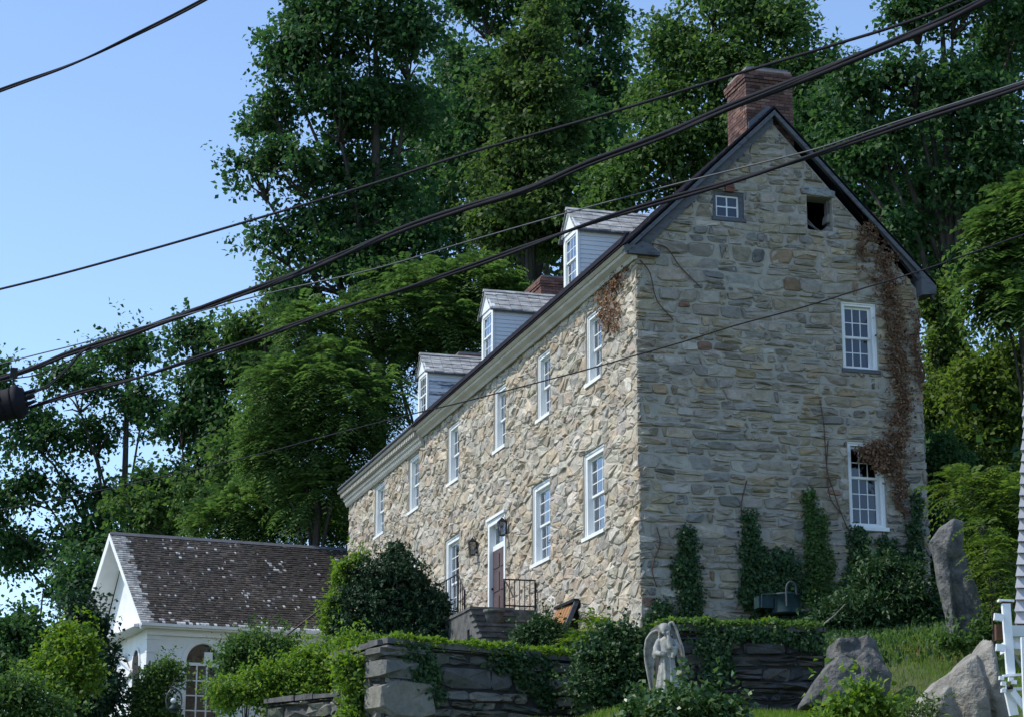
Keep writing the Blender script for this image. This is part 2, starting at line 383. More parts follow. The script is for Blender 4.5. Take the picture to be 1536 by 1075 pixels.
def coursed(conv, holes, hr, lr, seed):
    """roughly coursed rubble: uneven courses of long thin stones, some split"""
    r = np.random.default_rng(seed)
    u0, u1 = min(p[0] for p in conv), max(p[0] for p in conv); v0, v1 = min(p[1] for p in conv), max(p[1] for p in conv)
    rows = [v0]
    while rows[-1] < v1: rows.append(rows[-1]+r.uniform(*hr))
    def bnd(k, u): return rows[k]+0.05*noise.noise(Vector((u*.9, k*.35, seed)))+.055*noise.noise(Vector((u*2.7, k*3.1, seed+4)))
    cells = []
    for k in range(len(rows)-1):
        u = u0-r.uniform(0, .4); h = rows[k+1]-rows[k]
        while u < u1:
            L = r.uniform(*lr)*(.65+1.1*h/hr[1]) if r.random() > .2 else r.uniform(.10, .22); ue = u+L
            sa, sb, sc, sd = r.normal(size=4)*.045
            q = [(u+sa, bnd(k, u)), (ue+sb, bnd(k, ue)), (ue+sc, bnd(k+1, ue)), (u+sd, bnd(k+1, u))]
            u = ue
            qs = [q]
            if h > .2 and r.random() < .3:
                f, g = r.uniform(.3, .7), r.uniform(.3, .7)
                ml = (q[0][0]+(q[3][0]-q[0][0])*f, q[0][1]+(q[3][1]-q[0][1])*f); mr = (q[1][0]+(q[2][0]-q[1][0])*g, q[1][1]+(q[2][1]-q[1][1])*g)
                qs = [[q[0], q[1], mr, ml], [ml, mr, q[2], q[3]]]
            for p in qs:
                if area(p) < 0: continue
                p = clip_convex(p, conv)
                if len(p) < 3 or area(p) < .004: continue
                cx = sum(t[0] for t in p)/len(p); cy = sum(t[1] for t in p)/len(p); ok = True
                for hh in holes:
                    if min(t[0] for t in p) < hh[1] and max(t[0] for t in p) > hh[0] and min(t[1] for t in p) < hh[3] and max(t[1] for t in p) > hh[2]:
                        best = max(([clip(p, 1, 0, hh[0]), clip(p, -1, 0, -hh[1]), clip(p, 0, 1, hh[2]), clip(p, 0, -1, -hh[3])]), key=lambda t: abs(area(t)) if len(t) > 2 else 0)
                        p = best
                        if len(p) < 3 or abs(area(p)) < .003: ok = False; break
                if ok: cells.append(p)
    return cells
def stone_geo(poly, mapf, joint, h, r, sink=.03, rough=.02):
    """a rough-dressed stone standing proud of the mortar"""
    cx = sum(p[0] for p in poly)/len(poly); cy = sum(p[1] for p in poly)/len(poly)
    # inset by the joint
    k = len(poly); q = poly
    for i in range(k):
        a = poly[i]; b = poly[(i+1) % k]
        ex, ey = b[0]-a[0], b[1]-a[1]; ln = math.hypot(ex, ey)
        if ln < 1e-6: continue
        nx, ny = ey/ln, -ex/ln
        j = joint*r.uniform(.5, 1.6)
        q = clip(q, nx, ny, nx*a[0]+ny*a[1]-j)
        if len(q) < 3: return None
    if area(q) < 1e-3: return None
    # cut the corners unevenly
    pts = []
    k = len(q)
    for i in range(k):
        a = q[i-1]; b = q[i]; c = q[(i+1) % k]
        t = r.uniform(.05, .27); s = r.uniform(.05, .27)
        pts.append((b[0]+(a[0]-b[0])*t, b[1]+(a[1]-b[1])*t)); pts.append((b[0]+(c[0]-b[0])*s, b[1]+(c[1]-b[1])*s))
    m = len(pts)
    cx = sum(p[0] for p in pts)/m; cy = sum(p[1] for p in pts)/m
    tu, tv = r.normal()*.07, r.normal()*.07
    V = [mapf(p[0], p[1], -sink) for p in pts]
    V += [mapf(p[0], p[1], h*r.uniform(.45, .8)) for p in pts]
    f = r.uniform(.72, .9)
    for p in pts:
        u = cx+(p[0]-cx)*f*r.uniform(.93, 1.05); v = cy+(p[1]-cy)*f*r.uniform(.93, 1.05)
        V.append(mapf(u, v, h+(u-cx)*tu+(v-cy)*tv+r.normal()*rough*.5))
    V.append(mapf(cx+r.normal()*.1*abs(pts[0][0]-cx), cy, h+rough*r.uniform(-.3, 1)))
    Fc = []
    for i in range(m):
        j = (i+1) % m
        Fc += [(i, j, m+j, m+i), (m+i, m+j, 2*m+j, 2*m+i), (2*m+i, 2*m+j, 3*m)]
    return V, Fc
def pick(pal, r, s=.10):
    c = np.array(pal[r.integers(len(pal))]); return tuple((c*(1+r.normal()*s)*(1+r.normal(size=3)*.012)).clip(.01, .8))

def lay_stones(cells, mapf, pal, parent, ranked, joint, hr, seed, mat=None, rough=.02, palf=None):
    """returns list of (screen area, V, F, colour, parent)"""
    r = np.random.default_rng(seed)
    for c in cells:
        if area(c) < 0: c = c[::-1]
        g = stone_geo(c, mapf, joint, r.uniform(*hr), r, rough=rough)
        if g is None: continue
        V, Fc = g
        p = np.array(V[-1]); d = p-CAM; n = np.array(mapf(0, 0, 1))-np.array(mapf(0, 0, 0))
        vis = abs(area(c))*abs(n@d)/(np.linalg.norm(d)**3)
        col = pick(palf(c) if palf else pal, r, .12)
        ranked.append((vis, V, Fc, col, parent, mat or M['stone']))
def emit_stones(ranked, limit=300, name='stone', restname='stone_infill'):
    ranked.sort(key=lambda t: -t[0]); rest = {}
    for i, (vis, V, Fc, col, par, mat) in enumerate(ranked):
        if i < limit: mesh(name, V, Fc, mat, par, False, [col]*len(V))
        else: rest.setdefault(par.name, (par, mat, MB()))[2].add(V, Fc, col)
    for par, mat, mb in rest.values():
        o = mb.build(restname, mat, par); o['kind'] = 'stuff'

# ------------------------------------------------------------------ windows
_mcache = {}
def local_box(a, b, mat, key):
    k = (key, mat.name, tuple(round(t, 3) for t in (*a, *b)))
    if k not in _mcache:
        mb = MB().box(a, b); me = bpy.data.meshes.new(key); me.from_pydata(mb.v, [], mb.f); me.materials.append(mat); _mcache[k] = me
    return _mcache[k]
def local_mesh(name, mb, mat, parent, loc=(0, 0, 0), rotz=0.0):
    me = bpy.data.meshes.new(name); me.from_pydata(mb.v, [], mb.f); me.materials.append(mat)
    return link(name, me, parent, loc, rotz)
def panes(parent, x0, x1, z0, z1, cols, rows, y, mt=.022, off=(0, 0, 0), rotz=0.0, gm=None):
    """glass lights between the glazing bars, in the parent's own frame (or rotated by rotz when the parent is a plain part)"""
    pw = ((x1-x0)-mt*(cols-1))/cols; ph = ((z1-z0)-mt*(rows-1))/rows
    me = local_box((0, 0, 0), (pw, .006, ph), gm or M['glass'], 'pane')
    for i in range(cols):
        for j in range(rows):
            lx, lz = x0+i*(pw+mt), z0+j*(ph+mt)
            dx = lx*math.cos(rotz)-y*math.sin(rotz); dy = lx*math.sin(rotz)+y*math.cos(rotz)
            # every light sits a hair out of true, as old glazing does
            o = link('pane', me, parent, (off[0]+dx, off[1]+dy, off[2]+lz), rotz+random.uniform(-.012, .012))
            o.rotation_euler[0] = random.uniform(-.012, .012)
def sash_mb(x0, x1, z0, z1, cols, rows, y0, y1, st=.05, mt=.022):
    mb = MB()
    mb.box((x0, y0, z0), (x0+st, y1, z1)); mb.box((x1-st, y0, z0), (x1, y1, z1))
    mb.box((x0+st, y0, z0), (x1-st, y1, z0+st)); mb.box((x0+st, y0, z1-st), (x1-st, y1, z1))
    ix0, ix1, iz0, iz1 = x0+st, x1-st, z0+st, z1-st
    pw = ((ix1-ix0)-mt*(cols-1))/cols; ph = ((iz1-iz0)-mt*(rows-1))/rows
    for i in range(1, cols):
        x = ix0+i*(pw+mt); mb.box((x-mt, y0+.006, iz0), (x, y1-.006, iz1))
    for j in range(1, rows):
        z = iz0+j*(ph+mt); mb.box((ix0, y0+.008, z-mt), (ix1, y1-.008, z))
    return mb, (ix0, ix1, iz0, iz1)
def window(parent, loc, rotz, w, h, cols, ru, rl, mat=None, front=.05, jamb=.10, split=None, curtain=0.0, sillmat=None, gm=None):
    mat = mat or M['white']
    mb = MB()
    mb.box((0, front, 0), (jamb, front+.24, h)); mb.box((w-jamb, front, 0), (w, front+.24, h))
    mb.box((jamb, front, h-jamb*.9), (w-jamb, front+.24, h)); mb.box((jamb, front, 0), (w-jamb, front+.24, .05))
    # backband
    mb.box((-.012, front-.02, -.002), (.03, front-.001, h+.012)); mb.box((w-.03, front-.02, -.002), (w+.012, front-.001, h+.012)); mb.box((.031, front-.02, h-.03), (w-.031, front-.001, h+.012))
    win = local_mesh('window', mb, mat, parent, loc, rotz)
    sm = MB().box((-.05, front-.10, -.085), (w+.05, front+.22, -.004))
    local_mesh('sill', sm, sillmat or mat, win)
    zs = split if split else .05+(h-.05-jamb*.9)*rl/(ru+rl)
    mb, q = sash_mb(jamb, w-jamb, zs-.02, h-jamb*.9, cols, ru, front+.09, front+.125)
    local_mesh('sash', mb, mat, win); panes(win, *q, cols, ru, front+.104, gm=gm)
    mb, q = sash_mb(jamb, w-jamb, .05, zs+.022, cols, rl, front+.128, front+.163)
    local_mesh('sash', mb, mat, win); panes(win, *q, cols, rl, front+.142, gm=gm)
    if curtain > 0:
        n = 18; cb = MB()
        for s in (0, 1):
            xa, xb = (jamb, jamb+(w-2*jamb)*curtain*.5) if s == 0 else (w-jamb-(w-2*jamb)*curtain*.5, w-jamb)
            V = []; 
            for i in range(n+1):
                x = xa+(xb-xa)*i/n; y = front+.21+.012*math.sin(i*1.9)
                V += [(x, y, .06), (x, y, h-.1)]
            cb.add(V, [(2*i, 2*i+2, 2*i+3, 2*i+1) for i in range(n)])
        local_mesh('curtain', cb, M['curtain'], win)
    return win

# ================================================================== THE STONE HOUSE
LEN = 28.4; WID = 6.46; EAVE = 7.83; RX = 3.15; RZ = 11.15
house = thing('stone_house', 'long two storey rubble stone house with three white dormers and brick chimneys on the bank', 'house')
FH = [(2.33, 3.43, 5.78, 7.42), (6.08, 7.18, 5.78, 7.42), (9.85, 10.95, 5.78, 7.45), (14.35, 15.6, 5.8, 7.47), (18.8, 20.1, 5.8, 7.47), (23.25, 24.6, 5.8, 7.47),
      (2.25, 3.7, 2.38, 4.33), (6.13, 7.6, 2.38, 4.33), (9.8, 11.4, 1.42, 4.14), (14.3, 15.8, 1.55, 4.36), (4.0, 5.36, -.6, 1.13),
      (18.8, 20.2, 2.38, 4.33), (23.2, 24.6, 2.38, 4.33)]
GH = [(1.74, 2.46, 8.80, 9.47), (3.92, 4.52, 8.78, 9.55), (4.64, 5.46, 5.68, 7.24), (4.66, 5.50, 2.28, 4.18)]
def wall_core(name, conv, holes, mapf, depth, mat, parent):
    us = sorted({p[0] for p in conv}|{h[0] for h in holes}|{h[1] for h in holes}); vs_ = sorted({p[1] for p in conv}|{h[2] for h in holes}|{h[3] for h in holes})
    mb = MB()
    for i in range(len(us)-1):
        for j in range(len(vs_)-1):
            mu, mv = (us[i]+us[i+1])/2, (vs_[j]+vs_[j+1])/2
            if any(h[0] < mu < h[1] and h[2] < mv < h[3] for h in holes): continue
            q = clip_convex([(us[i], vs_[j]), (us[i+1], vs_[j]), (us[i+1], vs_[j+1]), (us[i], vs_[j+1])], conv)
            if len(q) >= 3 and area(q) > 1e-6: mb.add([mapf(u, v, 0) for u, v in q], [tuple(range(len(q)))])
            if len(q) >= 3 and area(q) > 1e-6: mb.add([mapf(u, v, -depth) for u, v in q], [tuple(range(len(q)))[::-1]])
    for h in holes:
        c = [(h[0], h[2]), (h[1], h[2]), (h[1], h[3]), (h[0], h[3])]
        for k in range(4):
            a, b = c[k], c[(k+1) % 4]
            mb.add([mapf(*a, 0), mapf(*b, 0), mapf(*b, -depth), mapf(*a, -depth)], [(0, 1, 2, 3)])
    return mb.build(name, mat, parent)
fmap = lambda u, v, d: (-d, u, v)              # front wall: u runs away along the house, d outward
gmap = lambda u, v, d: (u, -d, v)              # gable wall
fconv = [(0.0, -1.2), (LEN, -1.2), (LEN, EAVE), (0.0, EAVE)]
gconv = [(0.0, -1.0), (WID, -1.0), (WID, EAVE-.2), (RX, RZ), (0.0, EAVE)]
fwall = wall_core('front_wall', fconv, FH, fmap, .42, M['mortar'], house)
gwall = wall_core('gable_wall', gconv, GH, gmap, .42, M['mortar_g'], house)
mb = MB(); mb.box((WID-.4, .43, -1), (WID, LEN-.4, EAVE-.2)); mb.build('rear_wall', M['mortar_g'], house)
mb = MB().prism([(0.43, LEN-.4, -1), (WID, LEN-.4, -1), (WID, LEN-.4, EAVE-.2), (RX, LEN-.4, RZ), (.43, LEN-.4, EAVE)], (0, .4, 0)); mb.build('end_wall', M['mortar_g'], house)
mb = MB().box((.43, .43, 1.3), (WID-.41, LEN-.41, 1.42)).box((.43, .43, 4.75), (WID-.41, LEN-.41, 4.9)).box((.43, .43, 7.7), (WID-.41, LEN-.41, 7.8)); mb.build('floor', M['dark'], house)
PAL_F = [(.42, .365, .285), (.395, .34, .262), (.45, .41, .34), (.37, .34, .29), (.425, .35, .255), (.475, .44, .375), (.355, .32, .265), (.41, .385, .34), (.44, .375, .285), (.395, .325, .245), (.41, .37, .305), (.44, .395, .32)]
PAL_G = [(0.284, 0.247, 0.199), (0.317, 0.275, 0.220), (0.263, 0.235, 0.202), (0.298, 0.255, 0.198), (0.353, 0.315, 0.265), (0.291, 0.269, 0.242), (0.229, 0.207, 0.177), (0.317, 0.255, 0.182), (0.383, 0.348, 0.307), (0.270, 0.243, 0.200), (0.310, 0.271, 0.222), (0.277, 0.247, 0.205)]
PAL_BUFF = [(0.330, 0.271, 0.187), (0.292, 0.247, 0.182), (0.350, 0.303, 0.237), (0.302, 0.239, 0.155), (0.320, 0.295, 0.255)]
PAL_DARKG = [(0.231, 0.222, 0.196), (0.275, 0.258, 0.230), (0.200, 0.194, 0.179), (0.312, 0.294, 0.258), (0.263, 0.234, 0.190)]
PAL_RUST = [(.24, .15, .11), (.28, .20, .13)]
PAL_GR = [(0.279, 0.254, 0.207), (0.320, 0.287, 0.237), (0.266, 0.231, 0.179), (0.312, 0.263, 0.195), (0.356, 0.320, 0.273), (0.284, 0.267, 0.235), (0.284, 0.239, 0.177)]
ranked = []
ft = lambda v: 1
fcells = rubble([(-.0, -1.2), (LEN, -1.2), (LEN, EAVE-.02), (-.0, EAVE-.02)], FH, .50, .225, 3, jit=.75, wvar=.4)
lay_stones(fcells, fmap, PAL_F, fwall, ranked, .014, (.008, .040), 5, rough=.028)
gc2 = [(-.05, -1.0), (WID+.03, -1.0), (WID+.03, EAVE-.2), (RX, RZ-.05), (-.05, EAVE)]
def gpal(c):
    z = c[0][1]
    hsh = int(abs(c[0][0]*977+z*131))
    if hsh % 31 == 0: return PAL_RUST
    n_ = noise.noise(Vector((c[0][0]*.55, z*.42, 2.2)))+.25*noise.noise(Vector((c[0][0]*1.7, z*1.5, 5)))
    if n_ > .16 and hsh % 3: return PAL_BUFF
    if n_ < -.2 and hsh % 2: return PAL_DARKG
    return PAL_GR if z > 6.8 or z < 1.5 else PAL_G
gcells = coursed(gc2, GH, (.12, .33), (.17, .48), 8)
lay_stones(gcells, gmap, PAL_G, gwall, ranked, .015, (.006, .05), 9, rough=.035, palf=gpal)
emit_stones(ranked, 300)

# windows of the front wall (viewed from the street side, so local x runs towards the near corner)
RF = -math.pi/2
for i, h in enumerate(FH[:6]): window(house, (0, h[1]-.02, h[2]+.08), RF, h[1]-h[0]-.04, h[3]-h[2]-.1, 3, 2, 2, curtain=.96 if i != 2 else .6)
for i, h in enumerate(FH[6:8]): window(house, (0, h[1]-.02, h[2]+.08), RF, h[1]-h[0]-.04, h[3]-h[2]-.1, 3, 3, 3, jamb=.13, curtain=.8)
for h in FH[11:13]: window(house, (0, h[1]-.02, h[2]+.08), RF, h[1]-h[0]-.04, h[3]-h[2]-.1, 3, 3, 3, jamb=.13, curtain=.8)
h = FH[9]; window(house, (0, h[1]-.02, h[2]+.08), RF, h[1]-h[0]-.04, h[3]-h[2]-.1, 3, 3, 4, jamb=.13, curtain=.9)
# gable windows
h = GH[2]; window(house, (h[0]+.01, 0, h[2]+.08), 0, h[1]-h[0]-.02, h[3]-h[2]-.09, 3, 2, 2, front=.06, jamb=.085, curtain=.8, sillmat=M['greywood'], gm=M['glass_g'])
h = GH[3]; window(house, (h[0]+.01, 0, h[2]+.08), 0, h[1]-h[0]-.02, h[3]-h[2]-.09, 3, 2, 3, front=.06, jamb=.085, gm=M['glass_g'])
h = GH[0]
mb = MB(); w_, h_ = h[1]-h[0]-.02, h[3]-h[2]-.09
mb.box((0, .02, 0), (.07, .2, h_)); mb.box((w_-.10, .02, 0), (w_, .2, h_)); mb.box((.07, .02, h_-.08), (w_-.10, .2, h_)); mb.box((-.04, -.04, -.09), (w_+.04, .2, -.001))
win = local_mesh('attic_window', mb, M['greywood'], house, (h[0]+.01, 0, h[2]+.085))
mb, q = sash_mb(.07, w_-.10, 0, h_-.08, 2, 2, .06, .09, st=.04, mt=.03); local_mesh('sash', mb, M['white'], win); panes(win, *q, 2, 2, .073, mt=.03, gm=M['glass_g'])
local_mesh('curtain', MB().box((.08, .19, 0), (w_-.12, .195, h_-.08)), M['curtain'], win)
# broken attic opening: splintered boards left in the hole
mb = MB()
for a, b in (((3.95, .08, 8.95), (4.36, .14, 8.76)), ((3.93, .10, 9.06), (4.30, .20, 8.78)), ((4.44, .1, 9.5), (4.50, .2, 8.9))): mb.tube([a, b], .022, 5)
mb.build('broken_slat', M['greywood'], house)
rl_ = np.random.default_rng(77); V0, F0 = stone_geo([(3.80, 9.57), (4.58, 9.53), (4.60, 9.72), (3.82, 9.80)], gmap, .01, .05, rl_, rough=.04)
mesh('lintel', V0, F0, M['stone'], gwall, False, [(.27, .29, .30)]*len(V0))
for q_ in ([(4.34, 8.74), (4.56, 8.76), (4.56, 8.98), (4.40, 8.93)], [(4.41, 9.0), (4.57, 9.02), (4.56, 9.26), (4.45, 9.22)], [(3.88, 8.74), (4.08, 8.74), (4.0, 8.86), (3.88, 8.90)]):
    V0, F0 = stone_geo(q_, lambda u, v, d: (u, -d+.16, v), .008, .05, rl_, sink=.2, rough=.05); mesh('loose_stone', V0, F0, M['stone'], gwall, False, [pick(PAL_DARKG, rl_)]*len(V0))
# lead-in corbel bricks above the attic window
mb = MB().box((2.02, -.07, 9.45), (2.22, .02, 9.54), (.16, .07, .05)).box((2.0, -.07, 9.55), (2.2, .02, 9.64), (.18, .08, .055)); mb.build('patch_brick', M['brick'], house)

# door, transom, lanterns
h = FH[8]; dw = h[1]-h[0]-.04; dh = h[3]-h[2]-.02
mb = MB(); J = .13
mb.box((0, -.03, 0), (J, .3, dh)); mb.box((dw-J, -.03, 0), (dw, .3, dh)); mb.box((J, -.03, dh-.14), (dw-J, .3, dh)); mb.box((J, .06, 1.93), (dw-J, .3, 2.05))
mb.box((-.05, -.08, dh), (dw+.05, .1, dh+.07))
fr = local_mesh('door_frame', mb, M['white'], house, (0, h[1]-.02, h[2]), RF)
mb, q = sash_mb(J, dw-J, 2.05, dh-.14, 3, 1, .12, .15); local_mesh('transom', mb, M['white'], fr); panes(fr, *q, 3, 1, .133)
mb = MB(); x0, x1 = J, dw-J
mb.box((x0, .07, 0), (x1, .15, 1.93))
for zz0, zz1 in ((.12, .75), (.88, 1.35), (1.47, 1.82)):
    for xa, xb in ((x0+.1, (x0+x1)/2-.05), ((x0+x1)/2+.05, x1-.1)): mb.box((xa, .052, zz0), (xb, .0701, zz1))
door = local_mesh('door', mb, M['door'], house, (0, h[1]-.02, h[2]), RF)
local_mesh('door_handle', MB().tube([(x0+.08, .069, .98), (x0+.08, .01, .98)], .028, 8), M['iron'], door)
def lantern(y, z, label):
    t = thing('wall_lantern', label, 'lantern', (-.07, y, z), 'black lanterns beside the front door')
    before = set(o.name for o in bpy.data.objects)
    X, Y, Z = -.24, y, z
    mb = MB()
    mb.tube([(-.05, Y, Z-.12), (-.12, Y, Z-.2), (X, Y, Z-.27)], .018, 6); mb.tube([(-.05, Y, Z+.12), (-.1, Y, Z+.3), (-.18, Y, Z+.42), (X, Y, Z+.36)], .015, 6)
    mb.box((-.06, Y-.05, Z-.2), (-.035, Y+.05, Z+.22))
    mb.build('bracket', M['iron'], t)
    mb = MB(); s0, s1 = .10, .14
    for sx in (-1, 1):
        for sy in (-1, 1): mb.tube([(X+sx*s0, Y+sy*s0, Z-.24), (X+sx*s1, Y+sy*s1, Z+.2)], .013, 5)
    mb.box((X-.115, Y-.115, Z-.265), (X+.115, Y+.115, Z-.235)); mb.box((X-.155, Y-.155, Z+.195), (X+.155, Y+.155, Z+.22))
    mb.build('cage', M['iron'], t)
    mb = MB().add([(X-.15, Y-.15, Z+.22), (X+.15, Y-.15, Z+.22), (X+.15, Y+.15, Z+.22), (X-.15, Y+.15, Z+.22), (X, Y, Z+.37)], [(0, 1, 4), (1, 2, 4), (2, 3, 4), (3, 0, 4), (3, 2, 1, 0)])
    mb.build('cap', M['iron'], t)
    a, b = s0-.012, s1-.012
    mb = MB().hexa([(X-a, Y-a, Z-.23), (X+a, Y-a, Z-.23), (X+a, Y+a, Z-.23), (X-a, Y+a, Z-.23), (X-b, Y-b, Z+.19), (X+b, Y-b, Z+.19), (X+b, Y+b, Z+.19), (X-b, Y+b, Z+.19)])
    mb.build('lamp_glass', M['lamp_glass'], t)
    mb = MB().tube([(X, Y, Z-.23), (X, Y, Z-.02)], .03, 8); mb.build('candle_tube', M['white'], t)
    t.scale = (.62, .62, .74)
lantern(12.35, 3.62, 'black wall lantern on the stone left of the brown front door')
lantern(9.6, 3.68, 'black wall lantern at the upper right corner of the brown front door')

# cellar hatch of leaning planks
hatch = thing('cellar_hatch', 'orange wooden plank hatch leaning at the foot of the sunlit stone wall', 'hatch', (-.3, 4.7, 0))
mb = MB()
for i in range(6):
    y0 = 4.03+i*.215
    o = MB().hexa([(-.55, y0, .1), (-.55, y0+.20, .1), (-.50, y0+.20, .1), (-.50, y0, .1), (-.10, y0, 1.08+i*.012), (-.10, y0+.20, 1.08+i*.012), (-.05, y0+.20, 1.08+i*.012), (-.05, y0, 1.08+i*.012)]).build('plank', M['hatchwood'], hatch)
MB().box((-.16, 3.96, 1.12), (-.03, 5.42, 1.18)).build('head_board', M['iron'], hatch)
MB().hexa([(-.62, 3.92, .0), (-.62, 3.99, .0), (-.5, 3.99, .0), (-.5, 3.92, .0), (-.14, 3.92, 1.12), (-.14, 3.99, 1.12), (-.04, 3.99, 1.12), (-.04, 3.92, 1.12)]).build('side_board', M['greywood'], hatch)

# ------------------------------------------------------------------ main roof, cornice, rakes
SL = (11.50-8.10)/(RX+.29)                     # roof rise per metre
roof_z = lambda x: 8.10+(x+.29)*SL
mb = MB()
n = 15
T = .07
G0, G1 = -.20, LEN+.15
def slope_pt(x, y, lift=0.0): return (x, y, roof_z(x)+lift)
mb.prism([slope_pt(-.29, G0, -.05), slope_pt(RX, G0, -.05), slope_pt(RX, G0, -.13), slope_pt(-.24, G0, -.13)], (0, G1-G0, 0))
xr = WID+.36; zr = 11.50-(xr-RX)*1.0
mb.prism([(RX, G0, 11.45), (xr, G0, zr-.05), (xr, G0, zr-.13), (RX, G0, 11.37)], (0, G1-G0, 0))
roof = mb.build('roof', M['roof_dark'], house)
mb = MB(); r = np.random.default_rng(2)
for k in range(18):
    xa = -.33+k*(RX+.33)/18; xb = xa+.24
    y = G0
    while y < G1-.01:
        y1 = min(y+r.uniform(.18, .34), G1); e = r.uniform(-.015, .015)
        mb.hexa([(xa+e, y+.003, roof_z(xa+e)-.045), (xa+e, y1-.003, roof_z(xa+e)-.045), (xb, y1-.003, roof_z(xb)-.048), (xb, y+.003, roof_z(xb)-.048),
                 (xa+e, y+.003, roof_z(xa+e)-.012), (xa+e, y1-.003, roof_z(xa+e)-.012), (xb, y1-.003, roof_z(xb)-.040), (xb, y+.003, roof_z(xb)-.040)])
        y = y1
o = mb.build('shingle', M['roof_dark'], roof); o['kind'] = 'stuff'
# rake boards on the gable
mb = MB()
def rake(x0, z0, x1, z1, wd, ya, yb):
    mb.prism([(x0, ya, z0), (x1, ya, z1), (x1, ya, z1-wd), (x0, ya, z0-wd)], (0, yb-ya, 0))
for (x0, z0, x1, z1) in ((-.32, 7.99, RX, 11.42), (RX, 11.42, xr, 11.42-(xr-RX)*1.0)):
    b = MB(); b.prism([(x0, -.20, z0), (x1, -.20, z1), (x1, -.20, z1-.17), (x0, -.20, z0-.17)], (0, .05, 0)); b.build('rake_board', M['greywood'], house)
    b = MB(); b.prism([(x0, -.149, z0-.02), (x1, -.149, z1-.02), (x1, -.149, z1-.10), (x0, -.149, z0-.10)], (0, .147, 0)); b.build('rake_soffit', M['greywood'], house)
    b = MB(); b.prism([(x0+.08, -.10, z0-.12), (x1, -.10, z1-.16), (x1, -.10, z1-.36), (x0+.3, -.10, z0-.16)], (0, .097, 0)); b.build('rake_frieze', M['greywood'], house)
# boxed eave end at the back corner, cornice return at the front corner
b = MB(); b.hexa([(WID-.02, -.26, 7.45), (xr-.05, -.26, 7.50), (xr-.05, .3, 7.50), (WID-.02, .3, 7.45), (WID-.02, -.26, 7.95), (xr-.02, -.26, 7.66), (xr-.02, .3, 7.66), (WID-.02, .3, 7.95)]); b.build('eave_box', M['greywood'], house)
b = MB(); b.box((-.24, -.19, 7.84), (.46, -.06, 7.93)); b.prism([(-.22, -.17, 7.931), (.44, -.17, 7.931), (.12, -.17, 8.16)], (0, .11, 0)); b.build('cornice_return', M['greywood'], house)
# cornice: crown, soffit, fascia; plain near length, dentilled far length
YS = 18.2
b = MB(); b.prism([(-.36, G0+.06, 7.99), (-.29, G0+.06, 8.04), (-.02, G0+.06, 8.04), (-.02, G0+.06, 7.93), (-.30, G0+.06, 7.93)], (0, YS-G0-.06, 0)); b.build('crown_moulding', M['cornice'], house)
b = MB(); b.prism([(-.27, G0+.10, 7.929), (-.02, G0+.10, 7.929), (-.02, G0+.10, 7.76), (-.10, G0+.10, 7.74), (-.14, G0+.10, 7.80), (-.25, G0+.10, 7.87)], (0, YS-G0-.10, 0)); b.build('bed_moulding', M['cornice'], house)
b = MB(); b.prism([(-.40, YS+.004, 8.0), (-.33, YS+.004, 8.06), (-.02, YS+.004, 8.06), (-.02, YS+.004, 7.95), (-.36, YS+.004, 7.95)], (0, G1-YS, 0)); b.build('crown_moulding', M['cornice'], house)
b = MB(); b.prism([(-.20, YS+.004, 7.949), (-.02, YS+.004, 7.949), (-.02, YS+.004, 7.52), (-.08, YS+.004, 7.52), (-.12, YS+.004, 7.58), (-.14, YS+.004, 7.66), (-.18, YS+.004, 7.70)], (0, G1-YS-.05, 0)); fz = b.build('frieze', M['cornice'], house)
me = local_box((0, 0, 0), (.115, .11, .13), M['cornice'], 'dentil')
for k in range(49): link('dentil', me, fz, (-.312, YS+.1+k*.208, 7.80))
b = MB(); b.box((-.42, YS+.02, 8.075), (-.36, G1-.1, 8.11)); b.build('gutter_strip', M['lead'], house)
b = MB(); b.prism([(-.44, G0-.02, 8.02), (-.36, G0-.02, 8.05), (-.22, G0-.02, 8.30), (-.30, G0-.02, 8.26)], (0, YS-G0, 0)); b.build('roof_edge', M['roof_dark'], house)

# ------------------------------------------------------------------ chimneys
PAL_B = [(0.126, 0.068, 0.056), (0.151, 0.078, 0.060), (0.105, 0.059, 0.051), (0.168, 0.104, 0.085), (0.084, 0.052, 0.049), (0.126, 0.076, 0.066)]
def chimney(x0, x1, y0, y1, zb, zt, seed, cap=True, pal=PAL_B, store=None):
    b = MB().box((x0+.02, y0+.02, zb), (x1-.02, y1-.02, zt-.02)); core = b.build('chimney', M['brick_mortar'], house)
    r = np.random.default_rng(seed); bh = .072; z = zb; k = 0; rows = int((zt-zb)/bh)
    out_ = []
    for k in range(rows):
        z = zb+k*bh; e = 0.0
        fromtop = rows-1-k
        if cap and fromtop in (1, 2): e = .05
        if cap and fromtop == 3: e = .025
        X0, X1, Y0, Y1 = x0-e, x1+e, y0-e, y1+e; bl = .225; off = (k % 2)*.112
        for side in range(4):
            a0, a1 = (X0, X1) if side in (0, 2) else (Y0, Y1)
            p = a0-off
            while p < a1:
                q0, q1 = max(p+.005, a0+(0 if side in (0, 2) else .105)), min(p+bl-.005, a1-(0 if side in (0, 2) else .105))
                p += bl
                if q1-q0 < .03: continue
                j = r.uniform(-.006, .006)
                if side == 0: bx = ((q0, Y0+j, z+.004), (q1, Y0+.1, z+bh-.006))
                elif side == 2: bx = ((q0, Y1-.1, z+.004), (q1, Y1+j, z+bh-.006))
                elif side == 3: bx = ((X0+j, q0, z+.004), (X0+.1, q1, z+bh-.006))
                else: bx = ((X1-.1, q0, z+.004), (X1+j, q1, z+bh-.006))
                c = pick(pal, r, .15)
                store.append((1.0 if side in (0, 3) else .01, bx, c, core))
    if cap:
        MB().box((x0+.06, y0+.06, zt-.05), (x1-.06, y1-.06, zt+.035)).build('chimney_cap', M['lead'], core)
    return core
bricks = []
